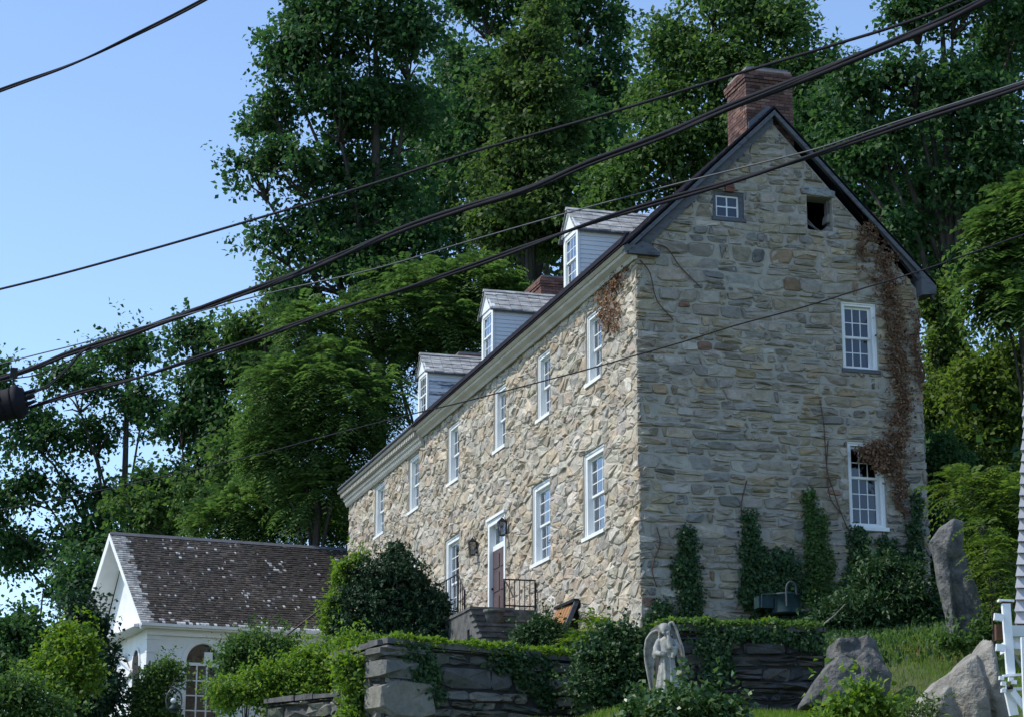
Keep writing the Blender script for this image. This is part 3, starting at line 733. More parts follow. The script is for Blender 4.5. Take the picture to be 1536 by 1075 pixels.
ch = chimney(2.60, 3.70, .06, 1.15, 10.55, 12.42, 4, store=bricks)
PAL_B2 = [(.13, .07, .06), (.16, .085, .07), (.11, .065, .06), (.18, .095, .075)]
chimney(2.60, 3.70, 15.3, 17.2, 10.8, 11.98, 6, store=bricks, pal=PAL_B2)
chimney(2.60, 3.70, 24.4, 26.6, 10.8, 12.0, 7, store=bricks, pal=PAL_B2)
bricks = [(s*(.5 if bx[0][1] > 10 else 1)*(bx[1][0]-bx[0][0]+.0+bx[1][1]-bx[0][1])*(1 if bx[0][2] > 10.9 else .1), bx, c, p) for s, bx, c, p in bricks]
bricks.sort(key=lambda t: -t[0]); rest = {}
for i, (s, bx, c, p) in enumerate(bricks):
    if i < 290: MB().box(*bx, c).build('brick', M['brick'], p)
    else: rest.setdefault(p.name, (p, MB()))[1].box(*bx, c)
for p, m_ in rest.values(): o = m_.build('brick_fill', M['brick'], p); o['kind'] = 'stuff'
# tarred flashing at the foot of the near chimney
MB().prism([(2.62, .03, 10.7), (3.16, .03, 11.2), (3.16, .03, 11.52), (3.05, .03, 11.50), (2.63, .03, 11.12)], (0, .02, 0)).build('flashing', M['lead'], ch)
MB().prism([(2.56, .1, 10.72), (2.66, .03, 10.72), (2.66, .03, 11.05), (2.57, .1, 10.86)], (.03, .02, 0)).build('flashing', M['lead'], ch)

# ------------------------------------------------------------------ dormers
def dormer(y0, peel=False):
    f = .72; wd = 1.06; ze, zp = 10.44, 11.02; y1 = y0+wd; ym = (y0+y1)/2
    zb = roof_z(f)-.03
    xe = (ze-8.10)/SL-.29
    b = MB()
    for ya, yb in ((y0+.02, y0+.05), (y1-.05, y1)):
        b.prism([(f+.03, ya, zb), (f+.03, ya, ze), (xe, ya, ze)], (0, yb-ya, 0))
    d = b.build('dormer', M['clap'], house)
    # clapboards on the near cheek
    ex = .112; k = 0; z = zb+.02
    while z < ze-.02:
        zt = min(z+ex+.02, ze); x1a = (z-8.10)/SL-.29; x1b = (zt-8.10)/SL-.29
        if x1a-f > .08:
            m_ = M['clap_peel'] if peel and k in (7, 8, 5) else M['clap']
            o = MB().hexa([(f+.03, y0-.022, z), (x1a-.01, y0-.022, z), (x1a-.01, y0+.019, z), (f+.03, y0+.019, z), (f+.03, y0-.002, zt), (x1b-.02, y0-.002, zt), (x1b-.02, y0+.019, zt), (f+.03, y0+.019, zt)]).build('clapboard', m_, d)
        z += ex; k += 1
    # front: corner casings, head, pediment
    b = MB(); b.box((f-.03, y0-.03, zb-.05), (f+.029, y0+.12, ze)); b.box((f-.03, y1-.12, zb-.05), (f+.029, y1+.03, ze)); b.box((f-.03, y0+.121, ze-.12), (f+.029, y1-.121, ze)); b.box((f-.03, y0+.121, zb-.05), (f+.029, y1-.121, zb+.10))
    b.build('casing', M['white'], d)
    b = MB(); b.prism([(f-.06, y0-.06, ze+.001), (f-.06, y1+.06, ze+.001), (f-.06, ym, zp-.02)], (.1, 0, 0)); b.prism([(f-.10, y0-.10, ze-.03), (f-.10, y0-.02, ze-.03), (f-.10, ym, zp-.10), (f-.10, ym, zp)], (.039, 0, 0)); b.prism([(f-.10, y1+.10, ze-.03), (f-.10, ym, zp), (f-.10, ym, zp-.10), (f-.10, y1+.02, ze-.03)], (.039, 0, 0))
    b.build('pediment', M['white'], d)
    # sash in the front, facing the street
    w_ = wd-.24; hh = ze-.12-(zb+.10)
    for (za, zb_, yy, kk) in ((hh*.48, hh, .0, 2), (0, hh*.5, .035, 2)):
        m2, q = sash_mb(0, w_, za, zb_, 3, kk, yy, yy+.03, st=.045, mt=.02)
        local_mesh('sash', m2, M['white'], d, (f-.005, y1-.12, zb+.10), RF)
        panes(d, *q, 3, kk, yy+.012, mt=.02, off=(f-.005, y1-.12, zb+.10), rotz=RF)
    MB().box((f+.12, y0+.12, zb+.1), (f+.13, y1-.12, ze-.1)).build('blind', M['curtain'], d)
    # roof of split shingles
    xr_ = (zp-8.10)/SL-.29
    b = MB()
    rise = zp-ze+.06; run = wd/2+.12
    b.prism([(f-.12, ym, zp), (f-.12, ym-run, zp-rise-.04), (f-.12, ym-run, zp-rise-.075), (f-.12, ym, zp-.035), (f-.12, ym+run, zp-rise-.075), (f-.12, ym+run, zp-rise-.04)], (xr_-f+.2, 0, 0))
    b.build('dormer_roof', M['greywood'], d)
    rr = np.random.default_rng(int(y0*10))
    rows = 4; cols_ = 7; L = (xr_-f+.22)
    for s in (-1, 1):
        for i in range(rows):
            ta, tb = 1-(i+0)/rows*1.0, 1-(i+1)/rows-.06
            tb = max(tb, -.02)
            for j in range(cols_):
                xa = f-.14+L*j/cols_+.006; xb = f-.14+L*(j+1)/cols_-.006
                e = rr.uniform(-.03, .03); l0 = .030+rr.uniform(0, .014); l1 = .006+.0*i
                def pt(x, t, l): return (x, ym+s*run*t, zp-(rise+.04)*t+l)
                o = MB().hexa([pt(xa, ta+e, 0.002), pt(xb, ta+e, 0.002), pt(xb, tb, 0.002), pt(xa, tb, 0.002), pt(xa, ta+e, l0), pt(xb, ta+e, l0), pt(xb, tb, .012), pt(xa, tb, .012)]).build('shingle', M['shingle_d'], d)
    MB().prism([(f-.15, ym-.07, zp-.02), (f-.15, ym, zp+.055), (f-.15, ym+.07, zp-.02)], (L+.02, 0, 0)).build('ridge_board', M['shingle_d'], d)
dormer(6.10); dormer(13.55); dormer(20.8, True)

# ================================================================== ANNEX (white cottage at the far end)
AY, AZ, AR, AYR, AX0, AX1 = 29.0, 3.50, 6.90, 32.15, -6.38, 2.6
annex = thing('white_cottage', 'low white cottage with worn brown shingle roof at the far end of the stone house', 'house', (-6.38, 29.0, 0))
annex.rotation_euler[2] = math.radians(7.5)
arch_c, arch_w, arch_sp, arch_b = -4.52, .56, 2.35, .35
# front wall with an arched opening
b = MB(); N = 16
pts = [(arch_c+arch_w*math.cos(math.pi*i/N), arch_sp+arch_w*1.08*math.sin(math.pi*i/N)) for i in range(N+1)]
def aw(x, z, d=0): return (x, AY+d, z)
b.add([aw(AX0, -2), aw(arch_c-arch_w, -2), aw(arch_c-arch_w, AZ), aw(AX0, AZ)], [(0, 1, 2, 3)])
b.add([aw(arch_c+arch_w, -2), aw(AX1, -2), aw(AX1, AZ), aw(arch_c+arch_w, AZ)], [(0, 1, 2, 3)])
b.add([aw(arch_c-arch_w, -2), aw(arch_c+arch_w, -2), aw(arch_c+arch_w, arch_b), aw(arch_c-arch_w, arch_b)], [(0, 1, 2, 3)])
for i in range(N):
    (xa, za), (xb, zb) = pts[i], pts[i+1]
    b.add([aw(xb, zb), aw(xa, za), aw(xa, AZ), aw(xb, AZ)], [(0, 1, 2, 3)])
    b.add([aw(xa, za), aw(xb, zb), aw(xb, zb, .3), aw(xa, za, .3)], [(0, 1, 2, 3)])
b.add([aw(arch_c-arch_w, arch_b), aw(arch_c-arch_w, arch_sp), aw(arch_c-arch_w, arch_sp, .3), aw(arch_c-arch_w, arch_b, .3)], [(0, 1, 2, 3)])
b.add([aw(arch_c+arch_w, arch_b), aw(arch_c+arch_w, arch_sp), aw(arch_c+arch_w, arch_sp, .3), aw(arch_c+arch_w, arch_b, .3)], [(3, 2, 1, 0)])
b.box((AX0, AY+5.9, -2), (AX1, AY+6.2, AZ)); b.box((AX1-.2, AY+.01, -2), (AX1-.001, AY+5.89, AZ-.01))
b.build('wall', M['white'], annex)
# gable end (facing left) with its triangle, and an arched niche
b = MB(); b.prism([(AX0+.002, AY+.02, -2), (AX0+.002, AY+6.2, -2), (AX0+.002, AY+6.2, AZ), (AX0+.002, AYR, AR-.12), (AX0+.002, AY+.02, AZ)], (.25, 0, 0)); gw = b.build('gable_wall', M['white'], annex)
b = MB(); c0 = AY+1.25
P = [(AX0-.03, c0+.42*math.cos(math.pi*i/10), 2.25+.55*math.sin(math.pi*i/10)) for i in range(11)]+[(AX0-.03, c0-.42, .6), (AX0-.03, c0+.42, .6)]
b.prism(P, (.028, 0, 0)); b.build('side_window', M['dark'], gw)
b = MB()
for i in range(10):
    a0, a1 = math.pi*i/10, math.pi*(i+1)/10
    q = [(c0+rr_*math.cos(a), 2.25+(rr_+.13)*math.sin(a)) for rr_, a in ((.43, a0), (.52, a0), (.52, a1), (.43, a1))]
    b.prism([(AX0-.05, u, v) for u, v in q], (.05, 0, 0))
b.build('window_hood', M['white'], gw)
# corner pilaster blocks and the raised arch ring
b = MB()
for k in range(12): b.box((AX0-.02, AY-.03, -1.6+k*.42), (AX0+(.42 if k % 2 else .30), AY+.2, -1.6+k*.42+.405))
b.build('quoin', M['white'], annex)
b = MB()
for i in range(N):
    a0, a1 = math.pi*i/N, math.pi*(i+1)/N
    q = [(arch_c+rr_*math.cos(a), arch_sp+rr_*1.08*math.sin(a)) for rr_, a in ((arch_w+.02, a0), (arch_w+.17, a0), (arch_w+.17, a1), (arch_w+.02, a1))]
    b.prism([(u, AY-.035, v) for u, v in q], (0, .034, 0))
b.box((arch_c-arch_w-.2, AY-.06, arch_sp-.14), (arch_c-arch_w-.02, AY-.002, arch_sp)); b.box((arch_c+arch_w+.02, AY-.06, arch_sp-.14), (arch_c+arch_w+.2, AY-.002, arch_sp))
b.build('arch_surround', M['white'], annex)
# arched window: bars and lights
b = MB(); yb = AY+.12
b.box((arch_c-arch_w, yb, arch_sp-.09), (arch_c+arch_w, yb+.07, arch_sp+.01)); b.box((arch_c-arch_w+.001, yb, arch_b), (arch_c-arch_w+.06, yb+.05, arch_sp-.091)); b.box((arch_c+arch_w-.06, yb, arch_b), (arch_c+arch_w-.001, yb+.05, arch_sp-.091))
aw_w = (2*arch_w-.12)/3
for i in (1, 2): b.box((arch_c-arch_w+.06+aw_w*i-.025, yb, arch_b), (arch_c-arch_w+.06+aw_w*i+.025, yb+.04, arch_sp-.09))
ah = (arch_sp-.09-arch_b)/4
for j in range(1, 4): b.box((arch_c-arch_w+.06, yb+.003, arch_b+ah*j-.02), (arch_c+arch_w-.06, yb+.037, arch_b+ah*j+.02))
b.box((arch_c+.06, yb-.01, arch_sp+.02), (arch_c+.34, yb+.02, arch_sp+.36))
aw_o = b.build('arched_window', M['white'], annex)
for i in range(3):
    for j in range(4):
        x0 = arch_c-arch_w+.06+aw_w*i+.02; z0 = arch_b+ah*j+.02
        MB().box((x0, yb+.014, z0), (x0+aw_w-.045, yb+.02, z0+ah-.04)).build('pane', M['glass_g'], aw_o)
b = MB(); b.add([(arch_c, yb+.03, arch_sp)]+[(p[0], yb+.03, p[1]) for p in pts], [(0, i+1, i+2) for i in range(N)]); b.build('pane', M['glass_g'], aw_o)
MB().box((AX0+.27, AY+.36, -1.9), (AX1-.21, AY+.40, AZ-.01)).build('dark_backing', M['dark'], annex)  # unseen dark sheet added close behind the arched panes to darken them
# roof: slabs, verge, gutter, soffit
E0 = AY-.38; RL, EL = -6.98, -6.68                       # verge runs forward at the ridge
zE = AZ+.02; slope = (AR-zE)/(AYR-E0)
def apt(x, y, l=0): return (x, y, zE+(y-E0)*slope+l)
b = MB(); b.hexa([apt(EL, E0, -.12), apt(AX1+.3, E0, -.12), apt(AX1+.3, AYR, -.12), apt(RL, AYR, -.12), apt(EL, E0), apt(AX1+.3, E0), apt(AX1+.3, AYR), apt(RL, AYR)])
bk = 2*AYR-E0+.1
def bpt(x, y, l=0): return (x, y, AR-(y-AYR)*slope+l)
b.hexa([bpt(RL, AYR+.001, -.12), bpt(AX1+.3, AYR+.001, -.12), bpt(AX1+.3, bk, -.12), bpt(EL-.5, bk, -.12), bpt(RL, AYR+.001), bpt(AX1+.3, AYR+.001), bpt(AX1+.3, bk), bpt(EL-.5, bk)])
aroof = b.build('roof', M['roof_dark'], annex)
b = MB(); r = np.random.default_rng(21); rows = 40
PAL_S = [(.062, .053, .048), (.080, .067, .060), (.052, .047, .044), (.092, .080, .070), (.070, .063, .054)]
from mathutils import noise as _n
for k in range(rows):
    ya = E0-.03+(AYR-E0)*k/rows; yb2 = min(ya+(AYR-E0)/rows*1.5, AYR+.02)
    t = k/rows; x = EL+(RL-EL)*t-.04
    first = True; xs0 = x
    while x < AX1+.3:
        wdt = r.uniform(.07, .17); x1 = x+wdt
        e = r.uniform(-.008, .008)
        pn = _n.noise((x*.9, k*.22, 3.3))
        mott = _n.noise((x*.45, k*.09, 8.1))
        c = np.array(pick(PAL_S, r, .16))*(1+.35*mott)
        if x > -2.2: c = c*.8+np.array((.035, .035, .015))*(min(1, (x+2.2)/2.5))*max(0, .6-t)     # yellower green towards the right end, strongest at the eave
        edge = x-xs0
        pw_ = .035+max(0, pn-.15)*.25
        if edge < .28+.16*r.random()+.12*_n.noise((k*.4, 0, 0)) and t < .97: c = np.array((.36, .36, .35))*r.uniform(.55, 1.3)
        elif edge < .5 and r.random() < .35: c = np.array((.26, .26, .26))*r.uniform(.6, 1.2)
        elif r.random() < pw_*1.2: c = np.array((.58, .58, .58))*r.uniform(.22, 1.05); x1 = x+wdt*r.uniform(.3, .9)
        elif k == 0 and r.random() < .7: c = np.array((.55, .56, .57))*r.uniform(.7, 1.2)
        elif k == 1 and r.random() < .15: c = np.array((.4, .4, .4))
        lf = .040+r.uniform(0, .018)
        b.hexa([apt(x, ya+e, .002), apt(x1-.006, ya+e, .002), apt(x1-.006, yb2, .002), apt(x, yb2, .002), apt(x, ya+e, lf), apt(x1-.006, ya+e, lf+r.uniform(-.004, .004)), apt(x1-.006, yb2, .006), apt(x, yb2, .006)], tuple(c.clip(.01, .8)))
        x = x1
o = b.build('shingle', M['shingle'], aroof); o['kind'] = 'stuff'
b = MB().prism([(RL-.02, AYR-.14, AR-.07), (RL-.02, AYR, AR+.05), (RL-.02, AYR+.14, AR-.07)], (AX1-RL+.3, 0, 0)); b.build('ridge_cap', M['greywood'], aroof)
b = MB().hexa([apt(EL-.05, E0-.02, -.22), apt(EL, E0-.02, -.22), apt(RL, AYR, -.22), apt(RL-.05, AYR, -.22), apt(EL-.05, E0-.02, -.001), apt(EL, E0-.02, -.001), apt(RL, AYR, -.001), apt(RL-.05, AYR, -.001)]); b.build('bargeboard', M['white'], annex)
b = MB().hexa([bpt(RL-.05, AYR+.003, -.36), bpt(RL, AYR+.003, -.36), bpt(EL-.5, bk, -.36), bpt(EL-.55, bk, -.36), bpt(RL-.05, AYR+.003, -.001), bpt(RL, AYR+.003, -.001), bpt(EL-.5, bk, -.001), bpt(EL-.55, bk, -.001)]); b.build('bargeboard', M['white'], annex)
b = MB().hexa([bpt(RL-.06, AYR+.003, .02), bpt(RL+.3, AYR+.003, .02), bpt(EL-.2, bk, .02), bpt(EL-.56, bk, .02), bpt(RL-.06, AYR+.003, .05), bpt(RL+.3, AYR+.003, .05), bpt(EL-.2, bk, .05), bpt(EL-.56, bk, .05)]); b.build('verge_strip', M['roof_dark'], annex)
b = MB(); b.prism([(EL-.03, E0-.12, zE-.03), (EL-.03, E0-.10, zE-.12), (EL-.03, E0-.001, zE-.12), (EL-.03, E0-.001, zE-.03)], (AX1-EL+.3, 0, 0)); b.build('gutter', M['clap'], annex)
b = MB(); b.box((EL-.02, E0+.002, zE-.17), (AX1+.3, AY+.2, zE-.122)); b.box((AX0-.06, AY-.09, zE-.36), (AX1, AY-.032, zE-.171)); b.build('soffit', M['clap'], annex)
b = MB().hexa([bpt(RL+.003, AYR+.01, -.165), bpt(AX0-.003, AYR+.01, -.165), bpt(AX0-.003, bk-.02, -.165), bpt(EL-.49, bk-.02, -.165), bpt(RL+.003, AYR+.01, -.123), bpt(AX0-.003, AYR+.01, -.123), bpt(AX0-.003, bk-.02, -.123), bpt(EL-.49, bk-.02, -.123)]); b.build('verge_soffit', M['white'], annex)
# pent return across the gable
b = MB(); b.hexa([(EL-.25, E0, zE-.16), (AX0+.001, E0+.3, zE-.16), (AX0+.001, bk, zE-.16), (EL-.45, bk-.6, zE-.16), (EL-.25, E0, zE-.08), (AX0+.001, E0+.3, zE+.05), (AX0+.001, bk, zE+.05), (EL-.45, bk-.6, zE-.08)]); b.build('pent_return', M['clap'], annex)
# torn board hanging from the return
b = MB(); b.tube([(EL-.35, AY+3.6, zE-.16), (AX0-.1, AY+1.6, zE-1.35)], .035, 4); b.prism([(AX0-.12, AY+2.9, zE-.6), (AX0-.1, AY+1.7, zE-1.4), (AX0-.1, AY+2.4, zE-1.6), (AX0-.12, AY+3.1, zE-1.9)], (.03, 0, 0)); b.build('hanging_board', M['clap'], annex)

# ================================================================== GARDEN WALLS, STEPS, RAILINGS
PAL_W = [(.11, .112, .105), (.15, .148, .135), (.085, .09, .082), (.19, .18, .155), (.13, .122, .10), (.155, .16, .155), (.215, .20, .17), (.10, .11, .085)]
PAL_D = [(0.060, 0.059, 0.063), (0.085, 0.083, 0.083), (0.048, 0.048, 0.051), (0.111, 0.102, 0.087), (0.076, 0.071, 0.063)]
M['mortar_w'] = noisy('wall_core', [(.025, .028, .030), (.05, .05, .05)], scale=4, rough=.95, bump=.5)
M['quoin'] = noisy('brown_grey_quoin', [(.075, .078, .083), (.12, .117, .11), (.155, .147, .132)], scale=3, rough=.9, bump=.6, bscale=12)
def garden_wall(A, B, zt0, zt1, zb, th, label, su, sv, seed, pal=PAL_W, quoin=False, ends=()):
    A = np.array(A, float); B = np.array(B, float); d = B-A; L = np.linalg.norm(d); d /= L
    nrm = np.array([d[1], -d[0]])            # outward = towards the viewer when A is left
    t = thing('retaining_wall', label, 'garden wall', (float(A[0]), float(A[1]), zb))
    def mp(u, v, dd): p = A+d*u+nrm*dd; return (p[0], p[1], v)
    q = [mp(0, zb, 0), mp(L, zb, 0), mp(L, zt1, 0), mp(0, zt0, 0)]
    core = MB().prism(q, tuple(-nrm*th)+(0,)).build('wall_core', M['mortar_w'], t)
    cells = coursed([(0, zb), (L, zb), (L, zt1-.06), (0, zt0-.06)], [], (sv*.6, sv*1.45), (su*.55, su*1.35), seed)
    rk = []; lay_stones(cells, mp, pal, core, rk, .014, (.02, .11), seed, rough=.07); emit_stones(rk, 200)
    u = -.04; r = np.random.default_rng(seed+5)
    while u < L:
        w_ = r.uniform(.5, 1.0); u1 = min(u+w_, L+.05)
        z0 = zt0+(zt1-zt0)*u/L; z1 = zt0+(zt1-zt0)*u1/L; h0 = r.uniform(.07, .12)
        P = [mp(u+.01, z0-.055, .10+r.uniform(-.03, .04)), mp(u1-.01, z1-.055, .10+r.uniform(-.03, .04)), mp(u1-.01, z1-.055, -th*.9), mp(u+.01, z0-.055, -th*.9)]
        P2 = [(p[0], p[1], p[2]+h0+r.uniform(-.015, .015)) for p in P]
        MB().hexa(P+P2).build('coping_stone', M['step'], core); u = u1
    return t, mp, L
g1, mp1, L1 = garden_wall((-6.3, -4.4), (-2.45, -3.2), -.93, -1.0, -3.6, .6, 'dark mossy retaining wall with a squared stone corner below the front steps', .52, .26, 31)
for k, (z0, z1, wq) in enumerate(((-3.5, -2.86, .8), (-2.84, -2.28, .62), (-2.26, -1.60, .98), (-1.58, -1.22, .66), (-1.20, -.99, .8))):
    rq = np.random.default_rng(k+40); V0, F0 = stone_geo([(-.14, z0), (wq, z0), (wq, z1), (-.14, z1)], mp1, .012, .12+.05*rq.random(), rq, sink=.45, rough=.09)
    mesh('quoin', V0, F0, M['stone'], g1, False, [pick(PAL_W, rq)]*len(V0))
g2, mp2, L2 = garden_wall((-6.75, -2.5), (-6.32, -4.32), -.98, -.95, -3.6, .5, 'short return of the mossy retaining wall, facing left at its squared corner', .34, .2, 33)
g3, mp3, L3 = garden_wall((-1.75, -5.75), (1.15, -6.15), -.72, -.68, -2.7, .6, 'ivy hung retaining wall behind the angel statue', .42, .16, 35, pal=PAL_D)
pA = at(405, 1060, 41.5); pB = at(552, 1040, 39.5)
g4, mp4, L4 = garden_wall((pA[0], pA[1]), (pB[0], pB[1]), pA[2]+.12, pB[2]+.05, pA[2]-1.5, .5, 'low curved stone wall under the yellow green bushes at lower left', .34, .2, 37)

def railing(name, label, posts, rails, bars, rad=.018):
    t = thing(name, label, 'railing', tuple(posts[0][0]), 'iron railings by the front steps')
    for a, b_ in posts: MB().tube([a, b_], rad*1.35, 6).build('post', M['iron'], t)
    for pl in rails: MB().tube(pl, rad, 6).build('rail', M['iron'], t)
    for a, b_ in bars: MB().tube([a, b_], rad*.62, 5).build('baluster', M['iron'], t)
# steps
steps = thing('stone_steps', 'dark stone steps and landing leading up to the brown front door', 'steps', (-1.5, 6.5, 0))
LZ = 1.33
MB().box((-1.35, 7.1, -.4), (-.03, 17.2, LZ)).build('landing', M['step'], steps)
for k in range(6):
    z = LZ-.02-k*.165; y = 7.09-k*.31
    MB().box((-1.72-.03*k, y-.30, z-.5), (-.72+.03*k, y-.002, z-.062)).build('riser', M['step'], steps)
    xs_ = [-1.76-.03*k, -1.52+random.uniform(-.2, .2), -.68+.03*k]
    for xa, xb in zip(xs_, xs_[1:]):
        dz = random.uniform(-.008, .008)
        MB().box((xa+.004, y-.345+random.uniform(-.01, .01), z-.06+dz), (xb-.004, y-.004, z+dz)).build('tread', M['tread'], steps)
MB().box((-1.72, 7.092, -.4), (-1.352, 9.2, LZ-.09)).build('riser', M['step'], steps)
MB().box((-1.75, 7.092, LZ-.085), (-1.352, 9.22, LZ-.02)).build('tread', M['tread'], steps)
y = 7.2
bars = [((x, y, LZ), (x, y, 2.03)) for x in np.linspace(-.68, -.06, 6)]
railing('iron_railing', 'black iron railing with upright bars right of the brown front door', [((-.8, y, LZ-.1), (-.8, y, 2.05)), ((.0-.05, y, LZ-.4), (-.05, y, 2.05))],
        [[(-.8, y, 2.04), (-.05, y, 2.04)], [(-.8, y, LZ+.1), (-.05, y, LZ+.1)], [(-.8, y, 2.03), (-.82, y-.5, 1.75), (-.85, y-.9, 1.5)]], bars)
xl = -1.3
bars = [((xl, yy, LZ+.05), (xl, yy, 2.48)) for yy in np.linspace(9.9, 14.6, 14)]+[((xl, yy, LZ), (xl, yy, 1.95+(yy-8.9)*.83)) for yy in (9.1, 9.3)]
railing('iron_railing', 'black iron railing beside the dark clipped bush, left of the front door', [((xl, 9.53, LZ-.05), (xl, 9.53, 2.52)), ((xl, 8.9, LZ-.05), (xl, 8.9, 2.0)), ((xl, 14.8, LZ-.05), (xl, 14.8, 2.5)), ((-1.9, 9.7, .2), (-1.9, 9.7, 1.62))],
        [[(xl, 14.8, 2.49), (xl, 9.53, 2.49), (xl, 8.9, 1.97)], [(xl, 14.8, LZ+.1), (xl, 9.53, LZ+.1)], [(xl, 9.55, LZ+.25), (-1.9, 9.7, 1.6)]], bars)
# planter on the top step
def lathe(prof, c, n=16):
    V = []; Fc = []
    for i, (r_, z) in enumerate(prof):
        for j in range(n):
            a = 2*math.pi*j/n; V.append((c[0]+r_*math.cos(a), c[1]+r_*math.sin(a), c[2]+z))
    for i in range(len(prof)-1):
        for j in range(n): Fc.append((i*n+j, i*n+(j+1) % n, (i+1)*n+(j+1) % n, (i+1)*n+j))
    Fc += [tuple(range(n))[::-1], tuple(range((len(prof)-1)*n, len(prof)*n))]
    return V, Fc
pc = on_y(741, 936, 6.0)
pt_ = thing('planter', 'round dark pot standing on the stone steps before the front door', 'plant pot', tuple(pc))
V, Fc = lathe([(.15, 0), (.20, .18), (.23, .26), (.25, .262), (.25, .33), (.21, .33), (.2, .28)], pc)
mesh('pot', V, Fc, M['step'], pt_, True)
k = 160; P = np.array(pc)+np.c_[RNG.normal(size=k)*.09, RNG.normal(size=k)*.09, np.full(k, .28)]
leaves('moss', P, unit(k)*.6+np.array([0, 0, .5]), unit(k)+np.array([0, 0, 1]), .08, .05, M['lf_olive'], pt_)

# ------------------------------------------------------------------ boulders
def rock(label, chunks, Z, th, mat, seed, amp=.022):
    """broken rock: a few angular blocks fused together, then weathered"""
    r = np.random.default_rng(seed); fw_ = np.array([math.sin(HEAD), math.cos(HEAD), 0])
    bm = bmesh.new()
    for px, dz in chunks:
        vs_ = []; c = np.mean(np.array(px, float), 0)
        for (x, y) in px:
            for k, (d, f) in enumerate(((r.uniform(-.05, .1), 1.0), (th*r.uniform(.35, .6), 1.06), (th*r.uniform(.8, 1.1), .92))):
                q = c+(np.array([x, y])-c)*f
                vs_.append(bm.verts.new(at(q[0], q[1], Z+dz)+fw_*d+r.normal(size=3)*.018))
        for _ in range(3):
            q = c+r.normal(size=2)*np.ptp(np.array(px, float), 0)*.16; vs_.append(bm.verts.new(at(q[0], q[1], Z+dz)+fw_*r.uniform(-.16, -.04)))
        bmesh.ops.convex_hull(bm, input=vs_)
    for v in [v for v in bm.verts if not v.link_faces]: bm.verts.remove(v)
    me0 = bpy.data.meshes.new('boulder'); bm.to_mesh(me0); bm.free()
    o = link('boulder', me0)
    md = o.modifiers.new('r', 'REMESH'); md.mode = 'VOXEL'; md.voxel_size = .026
    me = bpy.data.meshes.new_from_object(o.evaluated_get(bpy.context.evaluated_depsgraph_get())); bpy.data.objects.remove(o)
    bm = bmesh.new(); bm.from_mesh(me)
    bmesh.ops.smooth_vert(bm, verts=bm.verts, factor=.4, use_axis_x=True, use_axis_y=True, use_axis_z=True)
    bm.normal_update(); o3 = Vector((seed*3.1, seed*1.7, seed)); mv = []
    for v in bm.verts:
        p = v.co+o3
        a_ = noise.fractal(p*2.2, .8, 2.1, 6)*amp+max(0, noise.noise(p*1.4))*noise.noise(p*14)*amp*.5
        lay = p.z*7+p.x*2.2+1.2*noise.noise(p*1.1); a_ -= amp*.5*max(0, math.sin(lay)-.75)*4*max(0, noise.noise(p*.9)+.2)
        mv.append(v.co+v.normal*a_)
    for v, c in zip(bm.verts, mv): v.co = c
    bm.to_mesh(me); bm.free(); me.materials.clear(); me.materials.append(mat)
    return meta(link('boulder', me), label, 'boulder')
rtv_ = (math.cos(HEAD), -math.sin(HEAD), 0)
rock('big pale fractured boulder beside the white porch posts at lower right',
     [([(1372, 1110), (1376, 1060), (1402, 1024), (1430, 1006), (1438, 1045), (1452, 1110)], .05), ([(1427, 1012), (1450, 990), (1464, 978), (1478, 1040), (1494, 1110), (1460, 1110), (1440, 1045)], -.06), ([(1463, 986), (1489, 957), (1498, 992), (1506, 1045), (1524, 1110), (1497, 1110), (1479, 1040)], .03), ([(1395, 1110), (1400, 1062), (1440, 1050), (1500, 1070), (1510, 1110)], .25)], 27.5, .9, M['rock_pale'], 1)
rock('tall grey slab of rock leaning against the dark shrubs right of the house',
     [([(1399, 812), (1412, 790), (1432, 776), (1447, 784), (1446, 832), (1427, 846), (1404, 832)], 0), ([(1402, 818), (1426, 834), (1433, 880), (1441, 952), (1432, 958), (1414, 886)], -.04), ([(1424, 818), (1446, 828), (1463, 885), (1480, 948), (1467, 962), (1453, 956), (1440, 890)], .05), ([(1406, 826), (1450, 826), (1474, 954), (1436, 960)], .10), ([(1428, 955), (1420, 968), (1492, 972), (1484, 950)], .0)], 37.5, .42, M['rock'], 2)
rock('wide low grey boulder lying on the lawn at the end of the ivy wall',
     [([(1206, 1056), (1216, 1034), (1250, 992), (1266, 980), (1284, 990), (1278, 1056)], 0), ([(1262, 1056), (1276, 998), (1300, 977), (1322, 985), (1337, 1012), (1334, 1052)], .1), ([(1230, 1056), (1240, 1020), (1300, 1010), (1320, 1056)], -.1)], 34.5, .8, M['rock_dark'], 3, .03)
rock('small dark boulder resting at the wall end, behind the wide low boulder',
     [([(1244, 998), (1250, 962), (1262, 955), (1286, 952), (1293, 968), (1292, 998)], 0), ([(1280, 998), (1282, 958), (1300, 952), (1318, 961), (1326, 998)], .08), ([(1240, 988), (1262, 966), (1310, 969), (1328, 992), (1290, 1003)], -.08)], 36.2, .6, M['rock_dark'], 4, .03)

